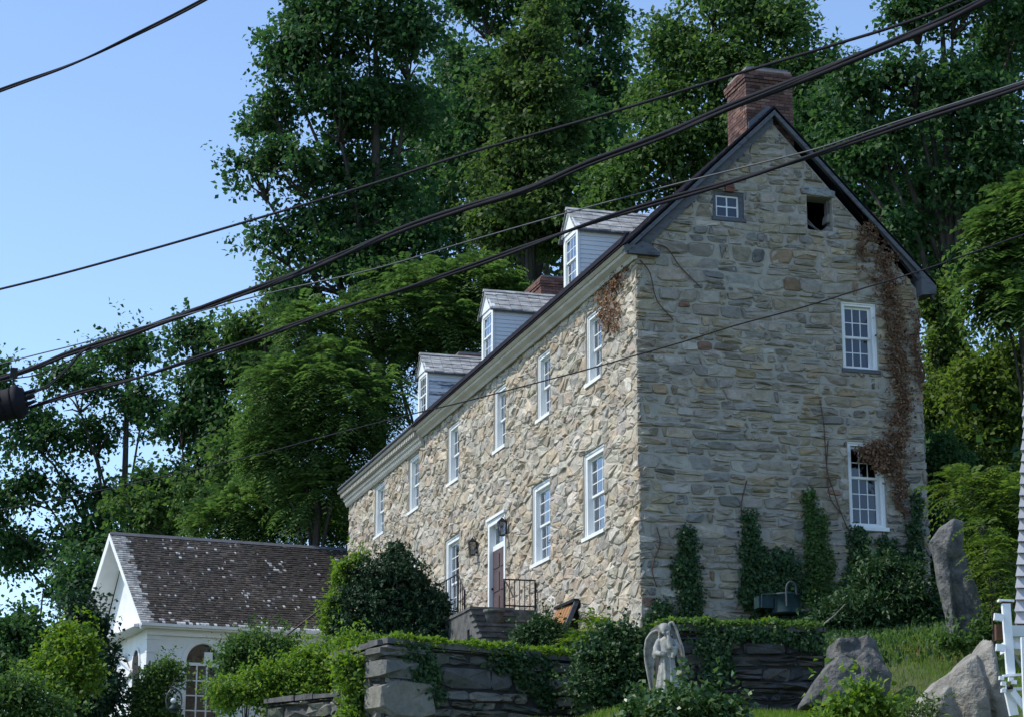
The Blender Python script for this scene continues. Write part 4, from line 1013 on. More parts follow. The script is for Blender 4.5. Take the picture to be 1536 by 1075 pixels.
# ------------------------------------------------------------------ angel statue
def angel():
    base = np.array(at(1001, 1034, 35.6)); s = 1.12
    S = thing('angel_statue', 'pale stone angel with folded wings standing before the ivy hung wall', 'statue', tuple(base))
    fw = np.array([-math.sin(HEAD+.07), -math.cos(HEAD+.07), 0]); rt = np.array([math.cos(HEAD+.07), -math.sin(HEAD+.07), 0])   # towards viewer, viewer's right
    def W(x, y, z): return tuple(base+s*(rt*x+fw*y+np.array([0, 0, z])))
    mb = MB(); n = 40
    # gown: pleated skirt up to the shoulders
    prof = [(.0, .150, .120), (.04, .158, .125), (.2, .140, .112), (.36, .118, .098), (.46, .104, .088), (.54, .100, .084), (.62, .108, .088), (.68, .112, .084), (.73, .098, .070), (.765, .055, .050), (.785, .036, .038), (.81, .034, .036)]
    V = []
    for z, rx, ry in prof:
        fold = max(0, 1-z/.5)
        for j in range(n):
            a = 2*math.pi*j/n
            k_ = 1+fold*(.10*math.sin(a*9+.6)+.05*math.sin(a*5+z*4))
            V.append(W(rx*k_*math.cos(a)+.008*z, ry*k_*math.sin(a), z))
    m_ = len(prof)
    mb.add(V, [(i*n+j, i*n+(j+1) % n, (i+1)*n+(j+1) % n, (i+1)*n+j) for i in range(m_-1) for j in range(n)]+[tuple(range(n))[::-1], tuple(range((m_-1)*n, m_*n))])
    def ball(c, r_, sc=(1, 1, 1), k=14):
        V = [];Fc = []
        for i in range(k+1):
            t = math.pi*i/k
            for j in range(k*2):
                a = math.pi*j/k
                V.append(W(c[0]+r_*sc[0]*math.sin(t)*math.cos(a), c[1]+r_*sc[1]*math.sin(t)*math.sin(a), c[2]+r_*sc[2]*math.cos(t)))
        for i in range(k):
            for j in range(2*k): Fc.append((i*2*k+j, i*2*k+(j+1) % (2*k), (i+1)*2*k+(j+1) % (2*k), (i+1)*2*k+j))
        mb.add(V, Fc)
    def limb(P, R): mb.tube([W(*p) for p in P], [r_*s for r_ in R], 10)
    hc = (-.030, .030, .865)                                   # head bowed to the viewer's left
    ball(hc, .066, (.86, .95, 1.12)); ball((-.034, .005, .885), .072, (.95, .92, .98))
    ball((-.036, .088, .850), .012, (.8, 1, 1.3)); ball((-.034, .076, .812), .026, (1, .8, .7))    # nose, chin
    for ex in (-.058, -.012): ball((ex, .082, .868), .010, (1.2, .6, .8))
    ball((-.036, .086, .826), .010, (1.6, .7, .5))
    for sx in (-1, 1):
        for k in range(5): ball((hc[0]+sx*(.062+.004*k), -.005, .87-.035*k), .026, (.8, 1, 1))          # hair falling to the shoulders
    for k in range(9):
        a = math.pi*k/8; ball((hc[0]+.070*math.cos(a), .012, .900+.052*math.sin(a)), .019)              # circlet of curls
    limb([(-.105, 0, .715), (-.150, .015, .60), (-.145, .05, .52), (-.10, .105, .505), (-.02, .125, .515)], [.045, .050, .052, .040, .026])   # arm across the waist
    limb([(-.150, .015, .60), (-.175, .03, .50), (-.165, .05, .44)], [.04, .045, .02])                 # hanging sleeve
    limb([(.110, 0, .715), (.145, .03, .62), (.125, .085, .575), (.055, .115, .60), (.035, .112, .70), (.028, .10, .79)], [.045, .05, .046, .036, .028, .022])   # arm raised to the cheek
    limb([(.125, .085, .575), (.10, .10, .50), (.085, .10, .44)], [.045, .036, .016])
    for k in range(4): limb([(.010+.012*k, .118, .785), (.004+.012*k, .124, .815), (.0+.012*k, .112, .838-.004*abs(k-1.5))], [.008, .0075, .006])
    limb([(.030, .105, .78), (.044, .118, .805)], [.009, .007])
    for k in range(4): limb([(-.03, .128, .50+.013*k), (0, .140, .50+.013*k), (.022-.004*k, .134, .503+.012*k)], [.008, .008, .006])
    ball((-.060, .135, .495), .042, (1.2, .8, .8))
    for k in range(7): ball((-.06+.034*math.cos(k*.9), .150, .512+.024*math.sin(k*.9)), .016)             # posy in the hand
    limb([(-.05, .125, .47), (-.03, .12, .38), (-.02, .115, .22), (-.03, .12, .04)], [.016, .02, .02, .018])  # gown pleats in front
    limb([(.04, .11, .47), (.06, .115, .3), (.075, .12, .04)], [.016, .02, .02])
    limb([(.02, -.03, -.06), (.02, -.03, .02)], [.19, .17])
    me = bpy.data.meshes.new('body'); bl = np.array(base)
    me.from_pydata([tuple(np.array(v)-bl) for v in mb.v], [], mb.f); me.materials.append(M['statue'])
    o = link('body', me, S)
    md = o.modifiers.new('r', 'REMESH'); md.mode = 'VOXEL'; md.voxel_size = .011; md.use_smooth_shade = True
    s2 = o.modifiers.new('s', 'SMOOTH'); s2.iterations = 2; s2.factor = .5
    dg = bpy.context.evaluated_depsgraph_get(); me2 = bpy.data.meshes.new_from_object(o.evaluated_get(dg)); o.modifiers.clear(); o.data = me2
    # wings: arched leading edge, layered feathers
    def wing(out, lead, tip, y0, lean):
        ks = 26; V = []; Fc = []
        for i, (x, z) in enumerate(lead):
            pass
        Lp = []
        for i in range(ks+1):
            t = i/ks*(len(lead)-1); a = int(min(t, len(lead)-2)); f = t-a
            Lp.append((lead[a][0]+(lead[a+1][0]-lead[a][0])*f, lead[a][1]+(lead[a+1][1]-lead[a][1])*f))
        for i, (x, z) in enumerate(Lp):
            ix = tip[0]; wz = z-.02-(.05+.16*math.sin(math.pi*min(1, i/ks)))
            t = i/ks
            ixx = x+(ix-x)*(.75*(1-t)**.6)
            for kk in range(7):
                f = kk/6; xx = x+(ixx-x)*f; zz = z+(wz-z)*f
                dep = y0-.03*math.sin(f*math.pi)+(.012 if kk % 2 else 0)+lean*f
                V.append(W(xx, dep, zz))
        for i in range(ks):
            for kk in range(6): Fc.append((i*7+kk, i*7+kk+1, (i+1)*7+kk+1, (i+1)*7+kk))
        wb = MB(); wb.add(V, Fc)
        nn = len(V); wb.add([tuple(np.array(p)-fw*.03*s) for p in V], [f_[::-1] for f_ in Fc])
        wb.tube([W(x, y0+.012, z) for x, z in Lp], [.024*s*(1-.35*i/ks) for i in range(ks+1)], 8)
        wb.build('wing', M['statue'], S, True)
    wing(-1, [(-.06, .80), (-.13, .87), (-.225, .83), (-.29, .74), (-.315, .59), (-.31, .42), (-.28, .25), (-.25, .08), (-.235, .0)], (-.06, .1), -.09, -.02)
    wing(1, [(.05, .86), (.045, .97), (.09, .99), (.14, .90), (.19, .74), (.235, .60), (.25, .46), (.235, .36), (.20, .34)], (.09, .3), -.10, -.02)
angel()

# ------------------------------------------------------------------ teal watering can, garden hoop, stick
c = np.array(on_y(1180, 920, -.75)); t = thing('metal_bin', 'faded teal metal bin with curved pipe handle at the ivied foot of the gable', 'bin', tuple(c))
V, Fc = lathe([(.30, 0), (.30, .02), (.27, .36), (.285, .365), (.285, .40), (.25, .40), (.24, .37)], c, 20); mesh('bin_body', V, Fc, M['teal'], t, True)
pb = [(c[0]-.11+.11*(1-math.cos(a)), c[1]-.26, c[2]+.40+.17*math.sin(a)+.05) for a in np.linspace(0, math.pi, 9)]
MB().tube([(c[0]-.11, c[1]-.27, c[2]+.12)]+pb+[(c[0]+.11, c[1]-.26, c[2]+.36)], .020, 7).build('pipe_handle', M['cable_grey'], t)
MB().box((c[0]-.62, c[1]-.05, c[2]+.10), (c[0]-.3, c[1]+.2, c[2]+.33)).tube([(c[0]-.56, c[1]-.06, c[2]+.10), (c[0]-.55, c[1]-.06, c[2]+.36), (c[0]-.25, c[1]-.1, c[2]+.38)], .02, 6).build('side_tank', M['teal'], t)
a = at(1232, 938, 40.6); b2 = at(1252, 922, 40.4); b3 = at(1268, 905, 40.2)
o = MB().tube([a, b2, b3], [.016, .014, .008], 6).build('branch', M['rock_pale']); meta(o, 'bare pale fallen branch lying in the ground cover above the ivy wall', 'branch')
# oval hoop ornament by the cottage
c = at(261, 1050, 62.0); t = thing('garden_ornament', 'dark oval hoop with a pale blue ball in it, hanging by the white cottage window', 'ornament', tuple(c))
MB().tube([(c[0]+.22*math.cos(a), c[1], c[2]+.33*math.sin(a)) for a in np.linspace(0, 2*math.pi, 25)], .022, 6).build('hoop', M['cable_grey'], t)
V, Fc = lathe([(.002, -.085), (.05, -.07), (.08, -.03), (.085, 0), (.08, .03), (.05, .07), (.002, .085)], (c[0]-.02, c[1], c[2]), 12); mesh('ball', V, Fc, M['clap'], t, True)
V, Fc = lathe([(.16, -.26), (.15, -.2), (.06, -.1), (.05, -.085)], c, 12); mesh('stand', V, Fc, M['teal'], t, True)
MB().tube([(c[0]-.2, c[1], c[2]+.1), (c[0]+.0, c[1]+.02, c[2]+.6), (c[0]+.5, c[1]+.1, c[2]+.5)], .012, 5).build('hanger', M['iron'], t)

# ================================================================== WHITE HOUSE EDGE AND PORCH (right margin)
wh = thing('white_house', 'pale shingled edge of a neighbouring white house at the right margin', 'house', tuple(at(1545, 1000, 21)))
def wedge(px, py, Z=21.0): return np.array(at(px, py, Z))
rtv = np.array([math.cos(HEAD), -math.sin(HEAD), 0]); fwv = np.array([math.sin(HEAD), math.cos(HEAD), 0])
fwv2 = fwv+rtv*.30
top = wedge(1534.5, 585); bot = wedge(1523.5, 934); topx = top+(top-bot)*1.2
nrow = 44
dv = (topx-bot)/nrow
core = MB().hexa([bot+fwv2*.05, bot+rtv*3+fwv2*.05, bot+rtv*3+fwv2*2.5, bot+fwv2*2.5, topx+fwv2*.45, topx+rtv*3+fwv2*.45, topx+rtv*3+fwv2*2.5, topx+fwv2*2.5]).build('mansard', M['mansard'], wh)
for k in range(nrow):
    a = bot+dv*k; b2 = bot+dv*(k+.985); ln = fwv2*(.4*k/nrow); ln2 = fwv2*(.4*(k+1.12)/nrow)
    e = random.uniform(-.006, .006)
    a = a-fwv2*.035
    MB().hexa([a+ln+rtv*(e-.012), a+ln+rtv*3, a+ln+rtv*3+fwv2*.045, a+ln+rtv*(e-.012)+fwv2*.5, b2+ln2+rtv*e+fwv2*.022, b2+ln2+rtv*3+fwv2*.022, b2+ln2+rtv*3+fwv2*.045, b2+ln2+rtv*e+fwv2*.5]).build('shingle_course', M['mansard'], core)
g = wedge(1511, 937, 20.8)
MB().prism([g, g+np.array([0, 0, -.10])+fwv*.02, g+np.array([0, 0, -.115])+fwv*.12, g+fwv*.14], tuple(rtv*3)).build('gutter', M['clap'], wh)
lo = g+np.array([0, 0, -.11])
MB().hexa([lo+rtv*.05+fwv*.1+np.array([0, 0, -.10]), lo+rtv*3+fwv*.1+np.array([0, 0, -.10]), lo+rtv*3+fwv*.6+np.array([0, 0, -.10]), lo+rtv*.05+fwv*.6+np.array([0, 0, -.10]), lo+rtv*.05+fwv*.1, lo+rtv*3+fwv*.1, lo+rtv*3+fwv*.6, lo+rtv*.05+fwv*.6]).build('soffit', M['porch'], wh)
wb = lo+rtv*.35+fwv*.7; wb[2] = -7.3
MB().hexa([wb, wb+rtv*4, wb+rtv*4+fwv2*4, wb+fwv2*4]+[np.array([p[0], p[1], lo[2]]) for p in (wb, wb+rtv*4, wb+rtv*4+fwv2*4, wb+fwv2*4)]).build('wall', M['porch'], wh)
# porch frame: post with two stub rails, bracket, stair string, second post
po = thing('porch_post', 'white wooden porch post with stub rails beside the big pale boulder', 'porch', tuple(wedge(1512, 1090, 20.6)))
def stick(a, b2, wd, dp, name, par, mat=None):
    a = np.array(a); b2 = np.array(b2); d = b2-a; d /= np.linalg.norm(d)
    side = np.cross(d, fwv); side /= np.linalg.norm(side); q = np.cross(side, d)
    P = []
    for c in (a, b2):
        for i, j in ((-1, -1), (1, -1), (1, 1), (-1, 1)): P.append(c+side*wd/2*i+q*dp/2*j)
    return MB().hexa(P).build(name, mat or M['porch'], par)
stick(wedge(1508.5, 905, 20.6), wedge(1516, 1012, 20.6), .075, .075, 'post', po)
stick(wedge(1491, 924, 20.55), wedge(1504, 926, 20.55), .065, .05, 'stub_rail', po)
stick(wedge(1494, 970, 20.55), wedge(1507, 971.5, 20.55), .065, .05, 'stub_rail', po)
stick(wedge(1517, 968, 20.6), wedge(1536, 969, 20.6), .05, .04, 'rail', po)
stick(wedge(1518, 978, 20.6), wedge(1537, 1005, 20.6), .025, .03, 'brace', po, M['rock_pale'])
stick(wedge(1504, 1013, 20.55), wedge(1545, 1010, 20.55), .02, .06, 'rail', po)
stick(wedge(1504, 1033, 20.55), wedge(1545, 1032, 20.55), .028, .06, 'rail', po)
for (x, y_) in ((1502, 1016), (1505, 1024), (1516, 1018), (1512, 1030), (1505, 1035), (1521, 1022)): stick(wedge(x-3.5, y_, 20.5), wedge(x+3.5, y_+.6, 20.5), .035, .05, 'bracket', po)
V, Fc = lathe([(.026, 0), (.03, .02), (.026, .04)], wedge(1515, 1033, 20.45), 10); mesh('knob', V, Fc, M['iron'], po, True)
stick(wedge(1513, 1036, 20.6), wedge(1521, 1072, 20.6), .08, .06, 'lower_post', po)
stick(wedge(1518, 1036, 20.5), wedge(1560, 1090, 20.5), .055, .05, 'stair_string', po)
stick(wedge(1534.5, 955, 20.4), wedge(1540, 1110, 20.4), .04, .05, 'post', po)
stick(wedge(1493, 948, 20.8), wedge(1506, 948.5, 20.8), .15, .08, 'brown_panel', po, M['rust'])
stick(wedge(1497, 900, 20.6), wedge(1520, 901, 20.6), .02, .09, 'cap_tray', po, M['clap']); stick(wedge(1503, 906, 20.6), wedge(1518, 907, 20.6), .05, .07, 'cap_block', po, M['rust'])

# ================================================================== OVERHEAD CABLES
def cat(P, n=10):
    P = [np.array(p, float) for p in P]; Q = [2*P[0]-P[1]]+P+[2*P[-1]-P[-2]]; o = []
    for i in range(1, len(Q)-2):
        for k in range(n):
            t = k/n; a, b_, c, d = Q[i-1], Q[i], Q[i+1], Q[i+2]
            o.append(.5*((2*b_)+(-a+c)*t+(2*a-5*b_+4*c-d)*t*t+(-a+3*b_-3*c+d)*t**3))
    o.append(P[-1]); return o
def span(px, hgt):
    P = []
    for x, y in px:
        r_ = ray(x, y); P.append(CAM+r_*(hgt/r_[2]))
    return cat(P)
def cable(name, label, px, hgt, rad, strands=1, tw=1.1, mat='cable', sag=None):
    C_ = span(px, hgt)
    t = thing(name, label, 'cable', tuple(C_[0]))
    if strands == 1:
        MB().tube(C_, rad, 7).build('sheath', M[mat], t, True); return t
    # resample evenly and twist
    seg = [0]
    for a, b_ in zip(C_, C_[1:]): seg.append(seg[-1]+np.linalg.norm(b_-a))
    S = np.arange(0, seg[-1], .09); A = np.array(C_); pts = np.stack([np.interp(S, seg, A[:, k]) for k in range(3)], 1)
    for k in range(strands):
        ph = 2*math.pi*k/strands; Q = []
        for s_, p in zip(S, pts):
            a = ph+s_*tw*2*math.pi/2.2+.6*math.sin(s_*.7)
            up = np.array([0, 0, 1]); sd = rtv*.35+fwv*-.9
            Q.append(p+up*math.sin(a)*rad*1.05+sd*math.cos(a)*rad*1.05)
        MB().tube(Q, rad*(1 if k < 2 else .7), 6).build('strand', M[mat], t, True)
    return t
cable('utility_cable', 'short dark cable crossing the empty sky in the top left corner', [(-260, 232), (0, 136), (110, 96), (200, 54), (310, -2), (520, -120)], 7.6, .0115, 2, .5)
cable('utility_cable', 'uppermost long cable, passing over the top of the near brick chimney', [(-300, 500), (0, 434), (210, 379), (420, 318), (560, 276), (700, 231), (900, 174), (1100, 113), (1250, 68), (1360, 34), (1450, -2), (1700, -110)], 6.3, .0125, 1)
cable('utility_cable', 'thickest bundled cable, crossing the middle of the near brick chimney', [(-250, 630), (0, 567), (100, 531), (200, 500), (300, 463), (400, 428), (500, 388), (600, 345), (700, 312), (790, 285), (880, 246), (1000, 202), (1100, 159), (1200, 120), (1300, 79), (1400, 38), (1480, 0), (1700, -110)], 5.8, .018, 3, .35)
cable('utility_cable', 'thin grey wire running between the thick bundle and the lower cable', [(-250, 615), (0, 546), (130, 513), (300, 467), (420, 436), (560, 404), (700, 363), (850, 320), (1000, 280), (1120, 250), (1230, 222), (1330, 188), (1536, 122), (1750, 50)], 5.5, .0065, 1, mat='cable_grey')
cable('utility_cable', 'lower heavy cable, crossing in front of the nearest dormer and the gable', [(40, 612), (110, 590), (200, 568), (300, 535), (400, 502), (500, 466), (600, 436), (700, 402), (800, 366), (900, 330), (1000, 300), (1100, 272), (1200, 240), (1300, 206), (1400, 172), (1536, 128), (1750, 50)], 5.2, .0125, 2, .4)
cable('service_wire', 'thin dark wire slanting in front of the sunlit wall and gable', [(-200, 800), (100, 745), (350, 690), (480, 656), (600, 625), (700, 601), (800, 575), (880, 554), (960, 531), (1030, 511), (1100, 489), (1200, 462), (1290, 434), (1400, 400), (1536, 352), (1700, 300)], 4.6, .0062, 1)
cable('cable_loop', 'slack dark loop of cable curving down to the black splice case', [(30, 600), (50, 588), (72, 578), (90, 563), (105, 548), (120, 530), (138, 519)], 5.5, .010, 2, .3)
cable('utility_cable', 'second thin wire just under the thick bundle above the splice case', [(-200, 620), (0, 572), (60, 560), (140, 524), (230, 490), (330, 455)], 5.7, .0075, 1)
# splice case hanging on the strand
a = np.array(at(-40, 618, 5.2/ray(20, 605)[2])); b2 = np.array(at(38, 600, 5.2/ray(20, 605)[2]))
t = thing('splice_case', 'fat black cable splice case hanging at the left margin', 'splice case', tuple(b2))
d = (b2-a)/np.linalg.norm(b2-a); L_ = np.linalg.norm(b2-a)
MB().tube([a, a+d*.05, b2-d*.12, b2-d*.10, b2-d*.05, b2-d*.045, b2-d*.0], [.12, .165, .165, .185, .185, .16, .14], 16).build('case_body', M['cable'], t, True)
for k in range(4): MB().tube([a+d*(.1+k*.1), a+d*(.125+k*.1)], .172, 16).build('rib', M['cable'], t, True)
u = np.array([0, 0, 1])
MB().tube([b2-d*.14+u*.16, b2-d*.14+u*.33], .012, 6).box(b2-d*.16+u*.30-.02, b2-d*.12+u*.36+.02).build('hanger', M['iron'], t)
for k in range(3): MB().tube([b2-d*.02+u*(.08-.07*k), b2+d*(.10)+u*(.09-.06*k)], .02, 7).build('port', M['cable'], t)

# ================================================================== VEGETATION
def lobes3(lobes, Z, depthf=.9):
    out_ = []
    for (x, y, rx, ry) in lobes:
        k = mpp(Z); R = (rx+ry)/2*k*depthf
        dz = random.uniform(-.5, .5)*R
        c = at(x, y, Z+dz); out_.append((c, np.array([rx*k, R, ry*k])))
    return out_
AX = np.stack([rtv, fwv, np.array([0, 0, 1.0])])
def sample_lobes(L3, n, shell=.72, sub=12, subr=.42):
    """points on many small clumps that sit on each main lobe: ragged, gappy crowns"""
    wts = np.array([np.prod(r_)**(2/3) for c, r_ in L3]); wts /= wts.sum()
    P = []; O = []
    for (c, r_), w_ in zip(L3, wts):
        k = max(8, int(n*w_)); q = max(5, int(sub))
        d = unit(q); d[:, 2] = np.where(d[:, 2] < -.5, -d[:, 2], d[:, 2])
        cc = d*RNG.uniform(.45, .82, (q, 1)); rr = RNG.uniform(subr*.6, subr*1.25, q)
        i = RNG.integers(0, q, k); e = unit(k)*(RNG.uniform(shell, 1.08, (k, 1)))
        p = cc[i]+e*rr[i][:, None]
        P.append(c+(p*r_)@AX); O.append((e*.7+cc[i]*.6)@AX)
    return np.concatenate(P), np.concatenate(O)
def foliage(name, lobes, Z, n, L, Wd, mat, parent=None, per=9, spread=.32, droop=.25, shell=.72, sub=12, subr=.42, upn=.7, L3=None):
    L3 = L3 or lobes3(lobes, Z)
    T, O = sample_lobes(L3, max(10, n//per), shell, sub, subr)
    k = len(T); idx = np.repeat(np.arange(k), per)
    st_ = RNG.random(k) < .10; T = T+(O/np.linalg.norm(O, axis=1)[:, None].clip(.2)+np.array([0, 0, .25]))*(st_*RNG.uniform(.8, 3.0, k)*spread)[:, None]
    # each cluster is a short leafy spray: leaves strung along a twig that reaches outward and sags
    tw = O*.8+unit(k)*.75+np.array([0, 0, -droop*.6]); tw /= np.linalg.norm(tw, axis=1)[:, None]
    tl = spread*RNG.uniform(1.2, 3.4, k)
    t_ = RNG.uniform(-.35, .75, k*per)
    P = T[idx]+tw[idx]*(tl[idx]*t_)[:, None]-np.array([0, 0, 1.0])*(tl[idx]*.35*np.clip(t_, 0, 1)**2)[:, None]+RNG.normal(size=(k*per, 3))*spread*np.array([.42, .42, .26])
    D = tw[idx]*.7+unit(k*per)*.85+np.array([0, 0, -droop]); N = unit(k*per)*.7+np.array([0, 0, upn])+O[idx]*.35
    ls = RNG.uniform(.5, 1.45, k*per)
    return leaves(name, P, D, N, L*ls, Wd*ls, mat, parent)
def fronds(name, lobes, Z, n, FL, mat, parent=None, pairs=7, L3=None, leafl=.16):
    L3 = L3 or lobes3(lobes, Z)
    T, O = sample_lobes(L3, n, .8, 14, .45); k = len(T)
    D = O*1.0+unit(k)*.35+np.array([0, 0, .15]); D[:, 2] = np.clip(D[:, 2], -.3, .9); D /= np.linalg.norm(D, axis=1)[:, None]
    sd = np.cross(D, np.array([0, 0, 1.0])); sd /= np.linalg.norm(sd, axis=1)[:, None].clip(1e-5)
    up = np.cross(sd, D); fl = FL*RNG.uniform(.7, 1.25, k)
    P = []; DD = []; NN = []; LL = []
    for j in range(pairs):
        t = (j+.6)/pairs; pos = T+D*(fl*t)[:, None]-np.array([0, 0, 1.0])*(fl*.55*t*t)[:, None]
        for s in (-1, 1):
            P.append(pos); DD.append(sd*s+D*.45+np.array([0, 0, -.30-.25*t])+unit(k)*.12); NN.append(up+unit(k)*.25); LL.append(leafl*(1-.45*abs(t-.45))*fl/FL)
    P = np.concatenate(P); DD = np.concatenate(DD); NN = np.concatenate(NN); LL = np.concatenate(LL)
    return leaves(name, P, DD, NN, LL, LL*.36, mat, parent, fold=.06)
def tree(name, label, lobes, Z, n, L, Wd, mat=None, cat_='tree', trunk=None, group=None, trad=.28, style='leaf', **kw):
    mat = mat or Wd
    L3 = lobes3(lobes, Z)
    cx = trunk if trunk is not None else float(np.mean([l[0] for l in lobes]))
    b0 = at(cx, 900, Z); gz = float(ground(b0[0], b0[1])); root = np.array([b0[0], b0[1], gz])
    t = thing(name, label, cat_, tuple(root), group)
    if style == 'leaf': foliage('crown', lobes, Z, n, L, Wd, mat, t, L3=L3, **kw)
    else: fronds('crown', lobes, Z, n, L, mat, t, L3=L3, **kw)
    if trad:
        mb = MB(); zs = [c[2] for c, _ in L3]; topz = max(zs)
        H = topz-gz; axis = []
        for i in range(9):
            f = i/8; axis.append(root+np.array([.25*math.sin(f*4+cx), .25*math.cos(f*3+cx), 0])*f*trad*3+np.array([0, 0, H*f-.3*(1-f)]))
        mb.tube(axis, [trad*(1-.85*i/8)*(1.25 if i == 0 else 1) for i in range(9)], 8)
        for c, r_ in L3:
            hz = gz+max(.25*H, (c[2]-gz)*.62); f = min(1, (hz-gz)/H); a = axis[int(f*7.99)]
            mid = a*.5+c*.5+np.array([0, 0, .12*np.linalg.norm(c-a)])
            mb.tube([a, mid, c], [trad*.42*(1-f*.6), trad*.26*(1-f*.5), .03], 6)
            for _ in range(5):
                e = c+(unit(1)[0]*r_*.85)@AX; m2 = mid*.3+c*.7; mb.tube([m2, (m2+e)/2+np.array([0, 0, .1]), e], [.06*trad/.28, .035, .012], 4)
        mb.build('trunk', M['bark'], t, True)
    return t
# ---- tall trees behind the house
tree('broadleaf_tree', 'tall dark broadleaf tree standing against the open sky left of the wooded group',
     [(470, 60, 80, 80), (550, 20, 90, 80), (620, 70, 60, 80), (405, 175, 50, 55), (500, 170, 90, 70), (590, 190, 90, 80), (372, 255, 42, 32), (440, 250, 60, 45), (560, 300, 105, 85), (480, 330, 60, 40), (408, 362, 52, 26), (500, 410, 90, 60), (620, 390, 90, 80), (430, 105, 45, 45)],
     87, 51000, 0.228, 0.160, M['lf_dark'], trunk=560, trad=.5, spread=.36, subr=.36, sub=15)
tree('broadleaf_tree', 'very dark broadleaf tree behind the olive pointed tree at the top centre',
     [(720, 10, 70, 80), (800, -30, 80, 80), (880, 20, 75, 80), (900, 110, 50, 60), (760, 150, 90, 100), (690, 260, 90, 110), (850, 230, 90, 100), (920, 170, 38, 60), (690, 120, 50, 70)],
     97, 44200, 0.243, 0.176, M['lf_dark'], trunk=800, trad=.5, spread=.4, subr=.40)
tree('conical_tree', 'olive green pointed tree with layered branches above the middle dormer',
     [(815, 25, 32, 36), (808, 80, 55, 40), (795, 135, 70, 42), (800, 195, 78, 45), (785, 255, 85, 48), (800, 320, 95, 55), (745, 350, 60, 45), (860, 350, 70, 50)],
     81, 37400, 0.198, 0.136, M['lf_olive'], trunk=800, trad=.35, spread=.3)
tree('broadleaf_tree', 'mid green full tree rising right behind the near brick chimney',
     [(1080, 0, 75, 60), (1150, 50, 70, 65), (1010, 80, 65, 65), (975, 160, 50, 60), (1080, 130, 95, 80), (1180, 150, 75, 80), (1000, 240, 80, 70), (935, 300, 60, 70), (1235, 130, 40, 55), (1110, 240, 100, 80), (920, 380, 60, 50), (1210, 230, 70, 60)],
     76, 51000, 0.198, 0.136, M['lf_mid'], trunk=1090, trad=.45, spread=.32)
tree('broadleaf_tree', 'loose spreading tree with sky gaps filling the top right corner',
     [(1430, 10, 85, 60), (1530, 40, 90, 110), (1365, 130, 60, 50), (1285, 140, 45, 50), (1450, 170, 100, 80), (1320, 230, 65, 50), (1400, 300, 75, 60), (1265, 230, 45, 50), (1510, 260, 80, 90), (1350, 350, 50, 35), (1370, 20, 45, 35), (1440, 400, 60, 40)],
     66, 42500, 0.190, 0.136, M['lf_dark'], trunk=1450, trad=.42, spread=.32, subr=.38)
tree('broadleaf_tree', 'loose olive tinted tree with many sky holes at the far left',
     [(190, 535, 60, 40), (110, 585, 70, 40), (215, 610, 60, 40), (50, 650, 60, 45), (140, 660, 60, 32), (-20, 600, 50, 70), (60, 740, 60, 36), (150, 765, 70, 40), (20, 830, 60, 50), (120, 830, 80, 48), (-40, 760, 60, 80), (100, 900, 60, 40)],
     97, 28900, 0.228, 0.160, M['lf_dark'], trunk=175, trad=.3, spread=.38, subr=.34)
tree('broadleaf_tree', 'slim dark tree between the far left tree and the leafy mass above the cottage roof',
     [(290, 505, 36, 30), (310, 570, 45, 45), (330, 640, 50, 55), (270, 640, 35, 40), (320, 720, 60, 60), (240, 740, 55, 36), (370, 560, 40, 60), (230, 800, 60, 36)],
     95, 22100, 0.228, 0.160, M['lf_dark'], trunk=290, trad=.28, spread=.36, subr=.38)
tree('broadleaf_tree', 'dense dark tree hidden deep behind the three dormers, filling the centre of the wood',
     [(700, 360, 80, 60), (790, 380, 80, 60), (880, 340, 80, 60), (940, 260, 60, 70), (660, 190, 60, 80), (740, 250, 70, 70), (870, 170, 60, 80), (950, 380, 60, 50), (640, 310, 60, 70)],
     101, 26000, .26, .18, M['lf_dark'], trunk=780, trad=.35, spread=.36)
tree('broadleaf_tree', 'dense dark tree directly behind the gable roof and its right slope',
     [(1180, 260, 80, 80), (1270, 330, 60, 60), (1330, 300, 60, 70), (1230, 190, 50, 60), (1290, 210, 50, 60), (1400, 380, 70, 60), (1470, 330, 60, 70), (1390, 210, 60, 60), (1480, 110, 70, 70)],
     74, 20000, .22, .15, M['lf_dark'], trunk=1290, trad=.3, spread=.32, subr=.36)
tree('broadleaf_tree', 'dark tree filling in behind the slim tree above the cottage ridge',
     [(380, 520, 50, 70), (400, 640, 50, 70), (350, 700, 50, 60), (290, 760, 50, 40), (430, 440, 40, 50), (200, 770, 50, 36)],
     92, 13000, .24, .17, M['lf_mid'], trunk=390, trad=.25, spread=.34)
# ---- pinnate leaved trees close behind the front roof
tree('sumac_tree', 'pinnate leaved tree crowning the slope just left of the middle dormer',
     [(630, 440, 75, 42), (725, 425, 60, 32), (560, 480, 65, 42), (660, 500, 70, 50), (590, 545, 60, 45), (760, 470, 50, 50), (700, 530, 60, 50)], 78, 3600, .85, M['lf_ail'], trunk=640, style='frond', trad=.25, leafl=.24, group='pinnate leaved trees behind the house')
tree('sumac_tree', 'tall pinnate leaved tree directly left of the dentilled cornice',
     [(450, 500, 60, 50), (490, 570, 70, 50), (420, 590, 50, 50), (540, 610, 55, 55), (450, 660, 60, 50), (520, 680, 50, 50), (410, 690, 45, 50), (480, 750, 60, 50)], 76.5, 4200, .85, M['lf_ail'], trunk=470, style='frond', trad=.25, leafl=.24, group='pinnate leaved trees behind the house')
tree('sumac_tree', 'low lighter pinnate leaved tree just above the cottage ridge',
     [(360, 765, 50, 42), (420, 740, 55, 36), (318, 790, 36, 36), (455, 790, 55, 40), (500, 790, 36, 40), (395, 800, 60, 30)], 80, 2400, .75, M['lf_ail'], trunk=400, style='frond', trad=.15, leafl=.22, group='pinnate leaved trees behind the house')
